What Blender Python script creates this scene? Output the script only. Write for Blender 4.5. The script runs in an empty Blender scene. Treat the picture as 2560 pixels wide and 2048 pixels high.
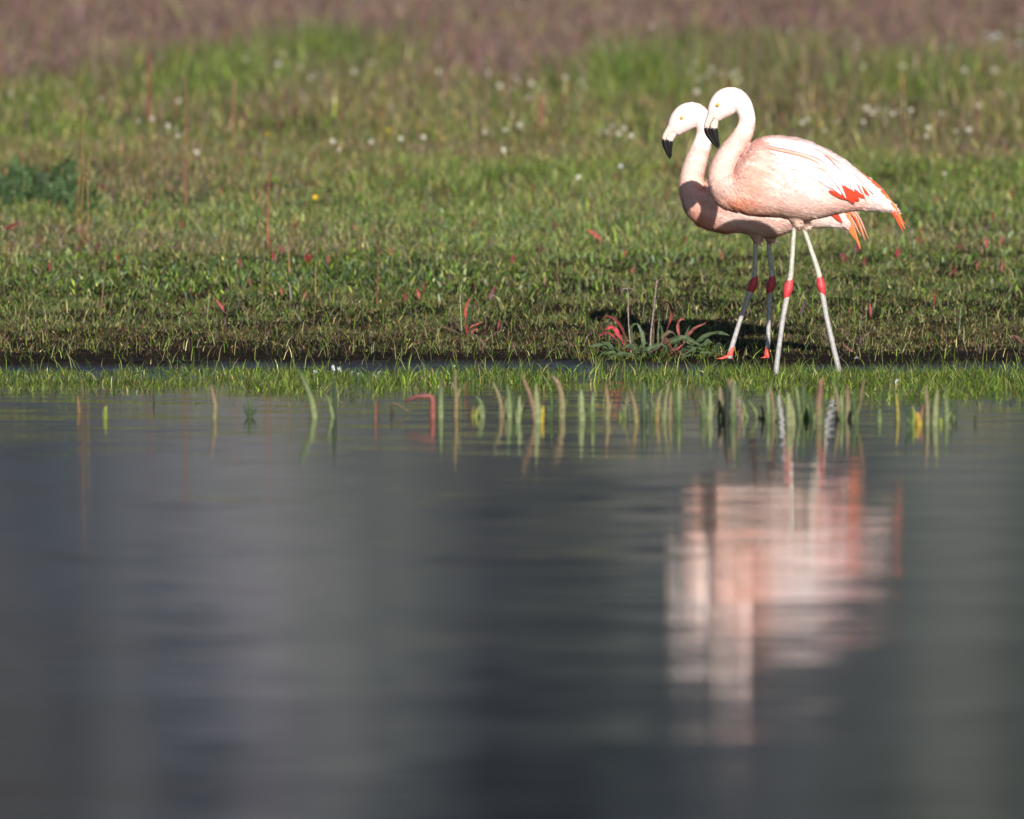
import bpy, math, random
import numpy as np
from mathutils import Vector

random.seed(7)
rng = np.random.default_rng(11)
SC = bpy.context.scene
COL = SC.collection

# ------------------------------------------------------------------ camera
CAM_H = 2.2
FPX = 28444.0                      # focal length in photo pixels (2560 wide), 400 mm on 36 mm
PITCH = math.atan(1449.0 / FPX)
cd = bpy.data.cameras.new('camera')
cam = bpy.data.objects.new('camera', cd)
COL.objects.link(cam)
cam.location = (0, 0, CAM_H)
cam.rotation_euler = (math.pi / 2 - PITCH, 0, 0)
cd.sensor_width = 36.0
cd.lens = 400.0
cd.clip_start = 0.5
cd.clip_end = 6000
cd.dof.use_dof = True
cd.dof.focus_distance = 46.5
cd.dof.aperture_fstop = 2.9
cd.dof.aperture_blades = 0
SC.camera = cam

# ------------------------------------------------------------------ light
SUN = Vector((-0.162, 1.0, -0.455)).normalized()
SUN_EL = math.asin(-SUN.z)
SUN_AZ = math.atan2(-SUN.x, -SUN.y)
w = bpy.data.worlds.new('World')
SC.world = w
w.use_nodes = True
nt = w.node_tree
bg = nt.nodes['Background']
sky = nt.nodes.new('ShaderNodeTexSky')
sky.sky_type = 'NISHITA'
sky.sun_disc = False
sky.sun_elevation = SUN_EL
sky.sun_rotation = SUN_AZ
sky.altitude = 200
sky.air_density = 1.0
sky.dust_density = 0.6
sky.ozone_density = 3.0
nt.links.new(sky.outputs[0], bg.inputs[0])
bg.inputs[1].default_value = 0.056
sl = bpy.data.lights.new('sun', 'SUN')
sl.energy = 4.9
sl.angle = math.radians(0.5)
sl.color = (1.0, 0.94, 0.85)
sun = bpy.data.objects.new('sun', sl)
sun.rotation_euler = SUN.to_track_quat('-Z', 'Y').to_euler()
sun.location = (5, -10, 20)
COL.objects.link(sun)
SC.view_settings.view_transform = 'Standard'
SC.view_settings.look = 'None'
SC.view_settings.exposure = 0.42
SC.view_settings.gamma = 1.0
SC.view_settings.use_curve_mapping = False

# ------------------------------------------------------------------ helpers
def tag(o, label=None, cat=None, group=None, kind=None):
    if label: o['label'] = label
    if cat: o['category'] = cat
    if group: o['group'] = group
    if kind: o['kind'] = kind
    return o

def link(name, me, parent=None, mat=None):
    o = bpy.data.objects.new(name, me)
    COL.objects.link(o)
    if parent is not None: o.parent = parent
    if mat is not None and me is not None and not me.materials: me.materials.append(mat)
    return o

def empty(name, loc):
    o = bpy.data.objects.new(name, None)
    o.empty_display_size = 0.1
    COL.objects.link(o)
    o.location = loc
    return o

def mesh_np(name, V, loops, starts, col=None, smooth=False):
    """V (n,3); loops flat vertex indices; starts polygon loop starts; col (n,3) per vertex"""
    me = bpy.data.meshes.new(name)
    V = np.asarray(V, dtype=np.float32)
    loops = np.asarray(loops, dtype=np.int32)
    starts = np.asarray(starts, dtype=np.int32)
    me.vertices.add(len(V)); me.vertices.foreach_set('co', V.ravel())
    me.loops.add(len(loops)); me.loops.foreach_set('vertex_index', loops)
    me.polygons.add(len(starts)); me.polygons.foreach_set('loop_start', starts)
    if smooth: me.polygons.foreach_set('use_smooth', np.ones(len(starts), dtype=bool))
    me.update(calc_edges=True)
    if col is not None: set_col(me, col)
    return me

def set_col(me, col):
    a = me.color_attributes.new('Col', 'FLOAT_COLOR', 'POINT')
    c = np.ones((len(me.vertices), 4), dtype=np.float32)
    c[:, :3] = col
    a.data.foreach_set('color', c.ravel())

class MB:
    """small mesh collector with per vertex colour"""
    def __init__(s): s.v = []; s.f = []; s.c = []
    def add(s, v, f, c):
        o = len(s.v)
        s.v += [tuple(p) for p in v]
        s.f += [tuple(i + o for i in q) for q in f]
        if isinstance(c, tuple): c = [c] * len(v)
        s.c += list(c)
    def mesh(s, name, smooth=True):
        loops = [i for q in s.f for i in q]
        st = np.cumsum([0] + [len(q) for q in s.f])[:-1]
        return mesh_np(name, s.v, loops, st, np.array(s.c)[:, :3], smooth)
    def build(s, name, mat, parent=None, smooth=True):
        return link(name, s.mesh(name, smooth), parent, mat)

def catmull(P, n):
    """resample control rows P (k,d) to n rows, Catmull-Rom, ~chord-length"""
    P = np.asarray(P, float)
    if len(P) < 3:
        t = np.linspace(0, 1, n)[:, None]
        return P[0] * (1 - t) + P[-1] * t
    D = min(P.shape[1], 3)
    seg = np.sqrt(((P[1:, :D] - P[:-1, :D]) ** 2).sum(1)) + 1e-9
    u = np.concatenate([[0], np.cumsum(seg)])
    m = np.zeros_like(P)
    m[1:-1] = (P[2:] - P[:-2]) / (u[2:] - u[:-2])[:, None]
    m[0] = (P[1] - P[0]) / seg[0]; m[-1] = (P[-1] - P[-2]) / seg[-1]
    t = np.linspace(0, u[-1], n)
    i = np.clip(np.searchsorted(u, t, side='right') - 1, 0, len(seg) - 1)
    h = seg[i]; x = ((t - u[i]) / h)[:, None]; h = h[:, None]
    return ((2*x**3 - 3*x**2 + 1) * P[i] + (x**3 - 2*x**2 + x) * h * m[i]
            + (-2*x**3 + 3*x**2) * P[i+1] + (x**3 - x**2) * h * m[i+1])

def sweep(P, ra, rb, seg=10, cap=True, side=(0, 1, 0)):
    """tube round path P; ra radius in the plane square to 'side', rb along 'side'"""
    P = np.asarray(P, float); n = len(P)
    T = np.gradient(P, axis=0); T /= (np.linalg.norm(T, axis=1)[:, None] + 1e-12)
    S = np.tile(np.array(side, float), (n, 1))
    N = np.cross(S, T); N /= (np.linalg.norm(N, axis=1)[:, None] + 1e-9)
    B = np.cross(T, N)
    a = np.linspace(0, 2 * math.pi, seg, endpoint=False)
    ra = np.broadcast_to(ra, n); rb = np.broadcast_to(rb, n)
    V = (P[:, None, :] + N[:, None, :] * (np.cos(a)[None, :, None] * ra[:, None, None])
         + B[:, None, :] * (np.sin(a)[None, :, None] * rb[:, None, None]))
    F = []
    for i in range(n - 1):
        for j in range(seg):
            k = (j + 1) % seg
            F.append((i*seg+j, i*seg+k, (i+1)*seg+k, (i+1)*seg+j))
    if cap:
        F.append(tuple(range(seg - 1, -1, -1))); F.append(tuple((n-1)*seg + j for j in range(seg)))
    return V.reshape(-1, 3), F

def vnoise(x, y, seed=0):
    """smooth value noise in 0..1"""
    x = np.asarray(x, float); y = np.asarray(y, float)
    xi = np.floor(x).astype(np.int64); yi = np.floor(y).astype(np.int64)
    fx = x - xi; fy = y - yi
    fx = fx*fx*(3-2*fx); fy = fy*fy*(3-2*fy)
    def h(a, b):
        n = (a * 374761393 + b * 668265263 + seed * 974634777) & 0xffffffff
        n = ((n ^ (n >> 13)) * 1274126177) & 0xffffffff
        return ((n ^ (n >> 16)) & 0xffff) / 65535.0
    return ((h(xi, yi)*(1-fx) + h(xi+1, yi)*fx)*(1-fy) + (h(xi, yi+1)*(1-fx) + h(xi+1, yi+1)*fx)*fy)

def fbm(x, y, seed=0, o=3):
    r = 0; a = 1; t = 0
    for k in range(o):
        r = r + a * vnoise(x * 2**k, y * 2**k, seed + k * 17); t += a; a *= .5
    return r / t

# ------------------------------------------------------------------ terrain height
TY = [-400, -60, -6, 0, 4, 30, 42, 45.9, 46.55, 47.2, 47.8, 49.0, 50.0, 51.5, 56, 64, 76, 90, 120, 180, 260, 400]
TZ = [6, 2.0, .12, .05, -.25, -.25, -.06, -.016, .000, .022, .050, .135, .215, .31, .53, .74, 1.0, 1.45, 2.5, 3.2, 3.8, 4.2]
_yy = np.arange(-400, 400, 0.05)
_zz = np.interp(_yy, TY, TZ)
_k = np.ones(9) / 9
_zz = np.convolve(np.pad(_zz, 4, mode='edge'), _k, mode='valid')
def terr(X, Y):
    X = np.asarray(X, float); Y = np.asarray(Y, float)
    z = np.interp(Y + (.38*(vnoise(X*.55, Y*0 + 3, 5) - .5) + .16*(vnoise(X*1.9, Y*0 + 5, 6) - .5)) * ((Y > 44) & (Y < 50)), _yy, _zz)
    on = np.clip((Y - 47.2) / 2, 0, 1)
    shore = np.clip((Y - 43) / 3, 0, 1) * (1 - on)
    z = z + on * (0.05 * (fbm(X*1.3, Y*.8, 2) - .5) + .018 * (vnoise(X*9, Y*5, 4) - .5))
    z = z + shore * (.034 * (fbm(X*1.9, Y*1.8, 9) - .5) + .012 * (vnoise(X*14, Y*11, 8) - .5))
    far = np.clip((Y - 60) / 15, 0, 1)
    z = z + far * .16 * (fbm(X*.22, Y*.16, 12) - .5)
    return z

_fw = np.array([0, math.cos(PITCH), -math.sin(PITCH)])
_up = np.array([0, math.sin(PITCH), math.cos(PITCH)])
def at(px, py, Y):
    """world point seen at photo pixel (px,py) at distance Y"""
    d = _fw + np.array([1, 0, 0]) * ((px - 1280) / FPX) + _up * ((1024 - py) / FPX)
    return np.array([0, 0, CAM_H]) + d * (Y / d[1])
def on_ground(px, py, y0=46.0, y1=110.0):
    ys = np.arange(y0, y1, .02)
    d = _fw + np.array([1, 0, 0]) * ((px - 1280) / FPX) + _up * ((1024 - py) / FPX)
    X = d[0] * ys / d[1]; Z = CAM_H + d[2] * ys / d[1]
    below = np.nonzero(Z <= terr(X, ys))[0]
    i = below[0] if len(below) else len(ys) - 1
    return np.array([X[i], ys[i], float(terr(X[i], ys[i]))])
def on_water(px, py):
    d = _fw + np.array([1, 0, 0]) * ((px - 1280) / FPX) + _up * ((1024 - py) / FPX)
    t = -CAM_H / d[2]
    return np.array([d[0]*t, d[1]*t, 0.0])

# ------------------------------------------------------------------ materials
def nmat(name):
    m = bpy.data.materials.new(name); m.use_nodes = True
    t = m.node_tree; b = t.nodes['Principled BSDF']
    return m, t, b

def vc_mat(name, rough=.6, transl=0.0, spec=.4, bump=0.0, bscale=300, mul=None):
    m, t, b = nmat(name)
    a = t.nodes.new('ShaderNodeAttribute'); a.attribute_name = 'Col'
    colout = a.outputs['Color']
    if mul:
        n = t.nodes.new('ShaderNodeTexNoise'); n.inputs['Scale'].default_value = mul[0]; n.inputs['Detail'].default_value = 4
        co = t.nodes.new('ShaderNodeTexCoord'); t.links.new(co.outputs['Object'], n.inputs['Vector'])
        mr = t.nodes.new('ShaderNodeMapRange'); mr.inputs['From Min'].default_value = .3; mr.inputs['From Max'].default_value = .7
        mr.inputs['To Min'].default_value = mul[1]; mr.inputs['To Max'].default_value = mul[2]
        t.links.new(n.outputs['Fac'], mr.inputs['Value'])
        vm = t.nodes.new('ShaderNodeVectorMath'); vm.operation = 'SCALE'
        t.links.new(colout, vm.inputs[0]); t.links.new(mr.outputs[0], vm.inputs['Scale'])
        colout = vm.outputs[0]
    t.links.new(colout, b.inputs['Base Color'])
    b.inputs['Roughness'].default_value = rough
    b.inputs['Specular IOR Level'].default_value = spec
    if bump:
        n = t.nodes.new('ShaderNodeTexNoise'); n.inputs['Scale'].default_value = bscale
        co = t.nodes.new('ShaderNodeTexCoord'); t.links.new(co.outputs['Object'], n.inputs['Vector'])
        bp = t.nodes.new('ShaderNodeBump'); bp.inputs['Strength'].default_value = bump; bp.inputs['Distance'].default_value = .002
        t.links.new(n.outputs['Fac'], bp.inputs['Height']); t.links.new(bp.outputs[0], b.inputs['Normal'])
    if transl > 0:
        tr = t.nodes.new('ShaderNodeBsdfTranslucent'); t.links.new(colout, tr.inputs['Color'])
        mx = t.nodes.new('ShaderNodeMixShader'); mx.inputs[0].default_value = transl
        out = t.nodes['Material Output']
        t.links.new(b.outputs[0], mx.inputs[1]); t.links.new(tr.outputs[0], mx.inputs[2]); t.links.new(mx.outputs[0], out.inputs['Surface'])
    return m

M_GRASS = vc_mat('grass_blade', .45, .10, .22)
M_LEAF = vc_mat('plant_leaf', .55, .10, .22, .6, 220, (75, .4, 1.35))
M_STALK = vc_mat('plant_stalk', .6, 0, .3, .6, 300, (170, .35, 1.5))
M_REED = vc_mat('reed_skin', .5, .12, .3, .3, 150, (55, .6, 1.25))
M_PETAL = vc_mat('petal', .6, .25, .3)
M_FEATHER = vc_mat('feather_vane', .7, .12, .15)
M_DOWN = vc_mat('down_feather', .85, .12, .1)
M_SKIN = vc_mat('flamingo_body_skin', .9, 0, .1, .9, 260, (55, .93, 1.05))
M_WHITE = vc_mat('white_down', .8, .3, .2)

def leg_mat():
    m, t, b = nmat('leg_scales')
    a = t.nodes.new('ShaderNodeAttribute'); a.attribute_name = 'Col'
    co = t.nodes.new('ShaderNodeTexCoord')
    wv = t.nodes.new('ShaderNodeTexWave'); wv.bands_direction = 'Z'; wv.inputs['Scale'].default_value = 45
    wv.inputs['Distortion'].default_value = 2.5; wv.inputs['Detail'].default_value = 2; wv.inputs['Detail Scale'].default_value = 3
    n = t.nodes.new('ShaderNodeTexNoise'); n.inputs['Scale'].default_value = 70; n.inputs['Detail'].default_value = 5
    for q in (wv, n): t.links.new(co.outputs['Object'], q.inputs['Vector'])
    mr = t.nodes.new('ShaderNodeMapRange'); mr.inputs['From Min'].default_value = .3; mr.inputs['From Max'].default_value = .7
    mr.inputs['To Min'].default_value = .68; mr.inputs['To Max'].default_value = 1.1
    t.links.new(n.outputs['Fac'], mr.inputs['Value'])
    vm = t.nodes.new('ShaderNodeVectorMath'); vm.operation = 'SCALE'
    t.links.new(a.outputs['Color'], vm.inputs[0]); t.links.new(mr.outputs[0], vm.inputs['Scale'])
    t.links.new(vm.outputs[0], b.inputs['Base Color'])
    bp = t.nodes.new('ShaderNodeBump'); bp.inputs['Strength'].default_value = .5; bp.inputs['Distance'].default_value = .0012
    t.links.new(wv.outputs['Fac'], bp.inputs['Height']); t.links.new(bp.outputs[0], b.inputs['Normal'])
    b.inputs['Roughness'].default_value = .42
    return m
M_LEG = leg_mat()

def solid(name, c, rough, spec=.5, coat=0):
    m, t, b = nmat(name)
    n = t.nodes.new('ShaderNodeTexNoise'); n.inputs['Scale'].default_value = 120; n.inputs['Detail'].default_value = 4
    co = t.nodes.new('ShaderNodeTexCoord'); t.links.new(co.outputs['Object'], n.inputs['Vector'])
    r = t.nodes.new('ShaderNodeMix'); r.data_type = 'RGBA'
    r.inputs['A'].default_value = (c[0]*.7, c[1]*.7, c[2]*.7, 1); r.inputs['B'].default_value = (min(1, c[0]*1.15), min(1, c[1]*1.15), min(1, c[2]*1.15), 1)
    t.links.new(n.outputs['Fac'], r.inputs['Factor']); t.links.new(r.outputs['Result'], b.inputs['Base Color'])
    b.inputs['Roughness'].default_value = rough; b.inputs['Specular IOR Level'].default_value = spec
    b.inputs['Coat Weight'].default_value = coat
    return m
M_BLACKBILL = solid('bill_black', (.012, .012, .014), .28, .5)
M_PALEBILL = solid('bill_pale', (.78, .62, .55), .45, .4)
M_GAPE = solid('bill_gape', (.05, .02, .02), .6)
M_EYE = solid('eye_yellow', (.74, .42, .08), .5, .2)
M_PUPIL = solid('eye_pupil', (.01, .01, .01), .15)

def ramp(t, fac, stops):
    r = t.nodes.new('ShaderNodeValToRGB')
    e = r.color_ramp.elements
    while len(e) < len(stops): e.new(.5)
    for q, (p, c) in zip(e, stops):
        q.position = p; q.color = (*c, 1)
    t.links.new(fac, r.inputs[0]); return r.outputs[0]

def ground_mat():
    m, t, b = nmat('soil_and_mud')
    g = t.nodes.new('ShaderNodeNewGeometry')
    sp = t.nodes.new('ShaderNodeSeparateXYZ'); t.links.new(g.outputs['Position'], sp.inputs[0])
    n1 = t.nodes.new('ShaderNodeTexNoise'); n1.inputs['Scale'].default_value = 18; n1.inputs['Detail'].default_value = 6
    n2 = t.nodes.new('ShaderNodeTexNoise'); n2.inputs['Scale'].default_value = .9; n2.inputs['Detail'].default_value = 3
    for q in (n1, n2): t.links.new(g.outputs['Position'], q.inputs['Vector'])
    soil = ramp(t, n1.outputs['Fac'], [(.3, (.008, .006, .005)), (.55, (.020, .014, .010)), (.75, (.045, .032, .022))])
    green = ramp(t, n2.outputs['Fac'], [(.35, (.045, .05, .02)), (.65, (.05, .038, .03))])
    mr = t.nodes.new('ShaderNodeMapRange'); mr.inputs['From Min'].default_value = 50.5; mr.inputs['From Max'].default_value = 53
    t.links.new(sp.outputs['Y'], mr.inputs['Value'])
    mx = t.nodes.new('ShaderNodeMix'); mx.data_type = 'RGBA'
    t.links.new(mr.outputs[0], mx.inputs['Factor']); t.links.new(soil, mx.inputs['A']); t.links.new(green, mx.inputs['B'])
    t.links.new(mx.outputs['Result'], b.inputs['Base Color'])
    # wetness by height above the water
    sr = t.nodes.new('ShaderNodeMapRange'); sr.inputs['From Min'].default_value = .001; sr.inputs['From Max'].default_value = .014
    sr.inputs['To Min'].default_value = .5; sr.inputs['To Max'].default_value = .03
    t.links.new(sp.outputs['Z'], sr.inputs['Value']); t.links.new(sr.outputs[0], b.inputs['Specular IOR Level'])
    wet = t.nodes.new('ShaderNodeMapRange'); wet.inputs['From Min'].default_value = .001; wet.inputs['From Max'].default_value = .016
    wet.inputs['To Min'].default_value = .38; wet.inputs['To Max'].default_value = .85
    t.links.new(sp.outputs['Z'], wet.inputs['Value']); t.links.new(wet.outputs[0], b.inputs['Roughness'])
    n3 = t.nodes.new('ShaderNodeTexNoise'); n3.inputs['Scale'].default_value = 38; n3.inputs['Detail'].default_value = 5
    t.links.new(g.outputs['Position'], n3.inputs['Vector'])
    bp = t.nodes.new('ShaderNodeBump'); bp.inputs['Strength'].default_value = 1.0; bp.inputs['Distance'].default_value = .02
    t.links.new(n3.outputs['Fac'], bp.inputs['Height']); t.links.new(bp.outputs[0], b.inputs['Normal'])
    return m

def water_mat():
    m, t, b = nmat('lake_water')
    g = t.nodes.new('ShaderNodeNewGeometry')
    def noise(scale, sx, sy, det=2.0):
        mp = t.nodes.new('ShaderNodeVectorMath'); mp.operation = 'MULTIPLY'; mp.inputs[1].default_value = (sx, sy, 1)
        t.links.new(g.outputs['Position'], mp.inputs[0])
        n = t.nodes.new('ShaderNodeTexNoise'); n.inputs['Scale'].default_value = scale; n.inputs['Detail'].default_value = det
        t.links.new(mp.outputs[0], n.inputs['Vector'])
        s = t.nodes.new('ShaderNodeVectorMath'); s.operation = 'SUBTRACT'; s.inputs[1].default_value = (.5, .5, .5)
        t.links.new(n.outputs['Color'], s.inputs[0]); return n, s.outputs[0]
    _, a = noise(1.0, 3.0, 16.0, 2)        # short ripples, long crests
    _, c = noise(1.0, .6, 2.4, 2)        # slow undulation
    _, c2 = noise(1.0, 1.1, 8.0, 1)
    gn, _ = noise(1.0, .22, .5, 2)        # calm and ruffled areas
    # much livelier in the last metre by the shore, where it trickles over mud
    sp = t.nodes.new('ShaderNodeSeparateXYZ'); t.links.new(g.outputs['Position'], sp.inputs[0])
    sh = t.nodes.new('ShaderNodeMapRange'); sh.inputs['From Min'].default_value = 45.3; sh.inputs['From Max'].default_value = 46.5
    t.links.new(sp.outputs['Y'], sh.inputs['Value'])
    _, e = noise(1.0, 9, 30, 3)
    def scl(v, k, node=None):
        s = t.nodes.new('ShaderNodeVectorMath'); s.operation = 'MULTIPLY'; s.inputs[1].default_value = k
        t.links.new(v, s.inputs[0])
        if node is None: return s.outputs[0]
        q = t.nodes.new('ShaderNodeVectorMath'); q.operation = 'SCALE'
        t.links.new(s.outputs[0], q.inputs[0]); t.links.new(node, q.inputs['Scale']); return q.outputs[0]
    am = t.nodes.new('ShaderNodeMapRange'); am.inputs['From Min'].default_value = .35; am.inputs['From Max'].default_value = .65
    am.inputs['To Min'].default_value = .6; am.inputs['To Max'].default_value = 1.4
    t.links.new(gn.outputs['Fac'], am.inputs['Value'])
    parts = [scl(a, (.010, .052, 0), am.outputs[0]), scl(c2, (.005, .018, 0), am.outputs[0]), scl(c, (.003, .005, 0)), scl(e, (1.2, 3.4, 0), sh.outputs[0])]
    s = g.outputs['Normal']
    for p in parts:
        ad = t.nodes.new('ShaderNodeVectorMath'); ad.operation = 'ADD'
        t.links.new(s, ad.inputs[0]); t.links.new(p, ad.inputs[1]); s = ad.outputs[0]
    nm = t.nodes.new('ShaderNodeVectorMath'); nm.operation = 'NORMALIZE'
    t.links.new(s, nm.inputs[0]); t.links.new(nm.outputs[0], b.inputs['Normal'])
    b.inputs['Base Color'].default_value = (.012, .014, .010, 1)
    b.inputs['Roughness'].default_value = .056
    b.inputs['IOR'].default_value = 1.333
    return m

def hill_mat():
    m, t, b = nmat('hillside')
    g = t.nodes.new('ShaderNodeNewGeometry')
    def nz(sc, det, st=(1, 1, 1)):
        mp = t.nodes.new('ShaderNodeVectorMath'); mp.operation = 'MULTIPLY'; mp.inputs[1].default_value = st
        t.links.new(g.outputs['Position'], mp.inputs[0])
        n = t.nodes.new('ShaderNodeTexNoise'); n.inputs['Scale'].default_value = sc; n.inputs['Detail'].default_value = det
        t.links.new(mp.outputs[0], n.inputs['Vector']); return n.outputs['Fac']
    c1 = ramp(t, nz(.20, 4, (1, .10, .15)), [(.33, (.025, .033, .048)), (.46, (.088, .098, .094)), (.56, (.145, .150, .140)), (.7, (.175, .165, .170))])
    c2 = ramp(t, nz(.06, 3, (1, .1, .2)), [(.40, (.40, .46, .62)), (.50, (.85, .88, .92)), (.60, (1.4, 1.28, 1.22))])
    mx = t.nodes.new('ShaderNodeVectorMath'); mx.operation = 'MULTIPLY'
    t.links.new(c1, mx.inputs[0]); t.links.new(c2, mx.inputs[1])
    sp = t.nodes.new('ShaderNodeSeparateXYZ'); t.links.new(g.outputs['Position'], sp.inputs[0])
    mz = t.nodes.new('ShaderNodeMapRange'); mz.inputs['From Min'].default_value = 17; mz.inputs['From Max'].default_value = 34
    t.links.new(sp.outputs['Z'], mz.inputs['Value'])
    up = ramp(t, mz.outputs[0], [(0, (1.12, 1.12, 1.12)), (1, (.63, .64, .70))])
    m2 = t.nodes.new('ShaderNodeVectorMath'); m2.operation = 'MULTIPLY'
    xd = t.nodes.new('ShaderNodeMath'); xd.operation = 'MULTIPLY_ADD'; xd.inputs[1].default_value = 5.0
    t.links.new(nz(.12, 3, (1, .1, .2)), xd.inputs[0]); t.links.new(sp.outputs['X'], xd.inputs[2])
    xr = t.nodes.new('ShaderNodeMapRange'); xr.inputs['From Min'].default_value = -17.5; xr.inputs['From Max'].default_value = 22.5
    t.links.new(xd.outputs[0], xr.inputs['Value'])
    st = ramp(t, xr.outputs[0], [(0, (.62, .58, .66)), (.13, (.66, .62, .68)), (.22, (1.10, 1.05, 1.10)), (.33, (1.60, 1.48, 1.52)), (.42, (1.15, 1.13, 1.08)), (.475, (.36, .38, .44)), (.53, (.42, .45, .48)),
        (.60, (1.0, 1.0, .95)), (.74, (1.05, 1.06, .98)), (.86, (.78, .82, .74)), (1, (.9, .9, .88))])
    m3 = t.nodes.new('ShaderNodeVectorMath'); m3.operation = 'MULTIPLY'
    t.links.new(mx.outputs[0], m3.inputs[0]); t.links.new(st, m3.inputs[1]); t.links.new(m3.outputs[0], m2.inputs[0]); t.links.new(up, m2.inputs[1]); t.links.new(m2.outputs[0], b.inputs['Base Color'])
    b.inputs['Roughness'].default_value = .95; b.inputs['Specular IOR Level'].default_value = .1
    return m
M_GROUND, M_WATER, M_HILL = ground_mat(), water_mat(), hill_mat()

# ------------------------------------------------------------------ terrain, water, hills
def grid(name, xs, ys, zf, mat, smooth=True):
    X, Y = np.meshgrid(xs, ys)
    Z = zf(X, Y)
    V = np.stack([X.ravel(), Y.ravel(), Z.ravel()], 1)
    nx, ny = len(xs), len(ys)
    i, j = np.meshgrid(np.arange(nx - 1), np.arange(ny - 1))
    a = (j * nx + i).ravel()
    L = np.stack([a, a + 1, a + nx + 1, a + nx], 1).ravel()
    me = mesh_np(name, V, L, np.arange(len(a)) * 4, None, smooth)
    return link(name, me, None, mat)

xs = np.concatenate([-np.geomspace(800, 5.2, 26), np.arange(-5, 5.001, .05), np.geomspace(5.2, 800, 26)])
ys = np.concatenate([np.linspace(-400, -20, 12), np.linspace(-15, 42, 40), np.arange(42.25, 45, .25), np.arange(45, 52, .035),
                     np.arange(52, 60, .15), np.arange(60, 100, .4), np.linspace(101, 260, 30)])
tag(grid('ground', xs, ys, terr, M_GROUND), kind='structure')
tag(grid('lake_water', np.array([-800, -60, -10, 0, 10, 60, 800.]), np.array([-2.5, 10, 20, 30, 40, 48.6]), lambda x, y: x * 0, M_WATER), kind='structure')
def hz(X, Y):
    base = 3.0 + np.clip((Y - 230) / 700, 0, 1) ** 1.0 * 150
    return base * (1 + .25 * (fbm(X * .006, Y * .004, 31) - .5) * np.clip((Y-260)/200, 0, 1)) + 5 * (fbm(X * .05, Y * .04, 33) - .5) * np.clip((Y-260)/60, 0, 1)
hx = np.concatenate([np.linspace(-1400, -160, 32), np.arange(-150, 150, 3.0), np.linspace(160, 1400, 32)])
tag(grid('hills', hx, np.concatenate([np.arange(245, 500, 5.), np.arange(505, 1000, 15.)]), hz, M_HILL), kind='structure')

# ------------------------------------------------------------------ grass
PAL = dict(dark=(.028, .055, .014), green=(.060, .105, .022), lime=(.13, .19, .030), olive=(.105, .115, .038), straw=(.30, .25, .12),
           brown=(.085, .058, .036), red=(.16, .045, .035), mauve=(.128, .082, .096), blue=(.085, .13, .085), pale=(.21, .22, .12))
def palette(names, weights, n):
    P = np.array([PAL[k] for k in names]); wt = np.array(weights, float)
    if wt.ndim == 1: wt = np.tile(wt, (n, 1))
    wt = wt / wt.sum(1)[:, None]
    cw = np.cumsum(wt, 1); r = rng.random(n)[:, None]
    i = (r > cw).sum(1).clip(0, len(names) - 1)
    c = P[i] * np.exp(rng.normal(-.02, .50, (n, 1))) * np.array([1.0, .99, .86])
    return c * (1 + rng.normal(0, .06, (n, 3)))

def blades(name, X, Y, Z, h, wd, lean, col, label, cat='grass', curl=.5, yawbias=None):
    n = len(X)
    a = rng.uniform(0, 2*math.pi, n)
    lx = np.cos(a) * lean * h; ly = np.sin(a) * lean * h
    b = rng.uniform(0, math.pi, n)
    wx = np.cos(b) * wd * .5; wy = np.sin(b) * wd * .5
    B = np.stack([X, Y, Z], 1)
    W = np.stack([wx, wy, np.zeros(n)], 1)
    zt = h * np.sqrt(np.clip(1 - (lean*.8)**2, .05, 1))
    Mid = B + np.stack([lx*(.5 - .25*curl), ly*(.5 - .25*curl), zt*.58], 1)
    Tip = B + np.stack([lx, ly, zt], 1)
    V = np.stack([B - W, B + W, Mid - W*.85, Mid + W*.85, Tip], 1).reshape(-1, 3)
    o = (np.arange(n) * 5)[:, None]
    L = (o + np.array([[0, 1, 3, 2, 2, 3, 4]])).ravel()
    S = ((np.arange(n) * 7)[:, None] + np.array([[0, 4]])).ravel()
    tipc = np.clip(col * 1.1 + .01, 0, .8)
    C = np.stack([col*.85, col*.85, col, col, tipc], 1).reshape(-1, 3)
    me = mesh_np(name, V, L, S, C, False)
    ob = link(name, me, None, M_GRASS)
    return tag(ob, label, cat, None, 'stuff')

def scatter(n, y0, y1, mx=1.5, dens=None):
    """random points in a wedge a little wider than the view"""
    Y = rng.uniform(y0, y1, n)
    half = Y * (1280 / FPX) * mx
    inner = rng.random(n) < .86
    X = np.where(inner, rng.uniform(-1, 1, n)*1.3, rng.choice([-1, 1], n)*rng.uniform(1.3, 1.95, n)) * half / mx
    if dens is not None:
        k = rng.random(n) < dens(X, Y)
        X, Y = X[k], Y[k]
    return X, Y

# bank turf
X, Y = scatter(390999, 47.1, 51.9, 1.5, lambda x, y: np.clip((y-47.08 - .6*(fbm(x*.9, y*.6, 78)-.5))/1.1, .0, 1)**1.3 * (.30 + .70 * (fbm(x*5, y*3, 41) > .48)))
n = len(X)
g = fbm(X*1.6, Y*1.2, 43); dry = np.clip((48.8 - Y)/1.3, 0, 1)
wt = np.stack([.9+0*X, 1.1*g+.4, .55*g, .7+0*X, .22+.5*dry, .35+2.2*dry, .10+.25*dry, .25+.5*dry, .25*(g > .55), .15+.1*dry], 1)
col = palette(['dark', 'green', 'lime', 'olive', 'straw', 'brown', 'red', 'mauve', 'blue', 'pale'], wt, n) * 1.0
col *= (1.08 + .2*np.clip((Y - 48.3)/2, 0, 1))[:, None]
h = rng.gamma(4, .0040, n) * (.65 + .5 * fbm(X*2.3, Y*1.7, 44)) * (1 - .35*dry) + .006
blades('bank_turf', X, Y, terr(X, Y) - .003, h, rng.uniform(.0016, .0036, n), rng.uniform(.3, 1.15, n), col,
       'short mixed green and brown turf on the low bank above the mud')
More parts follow.
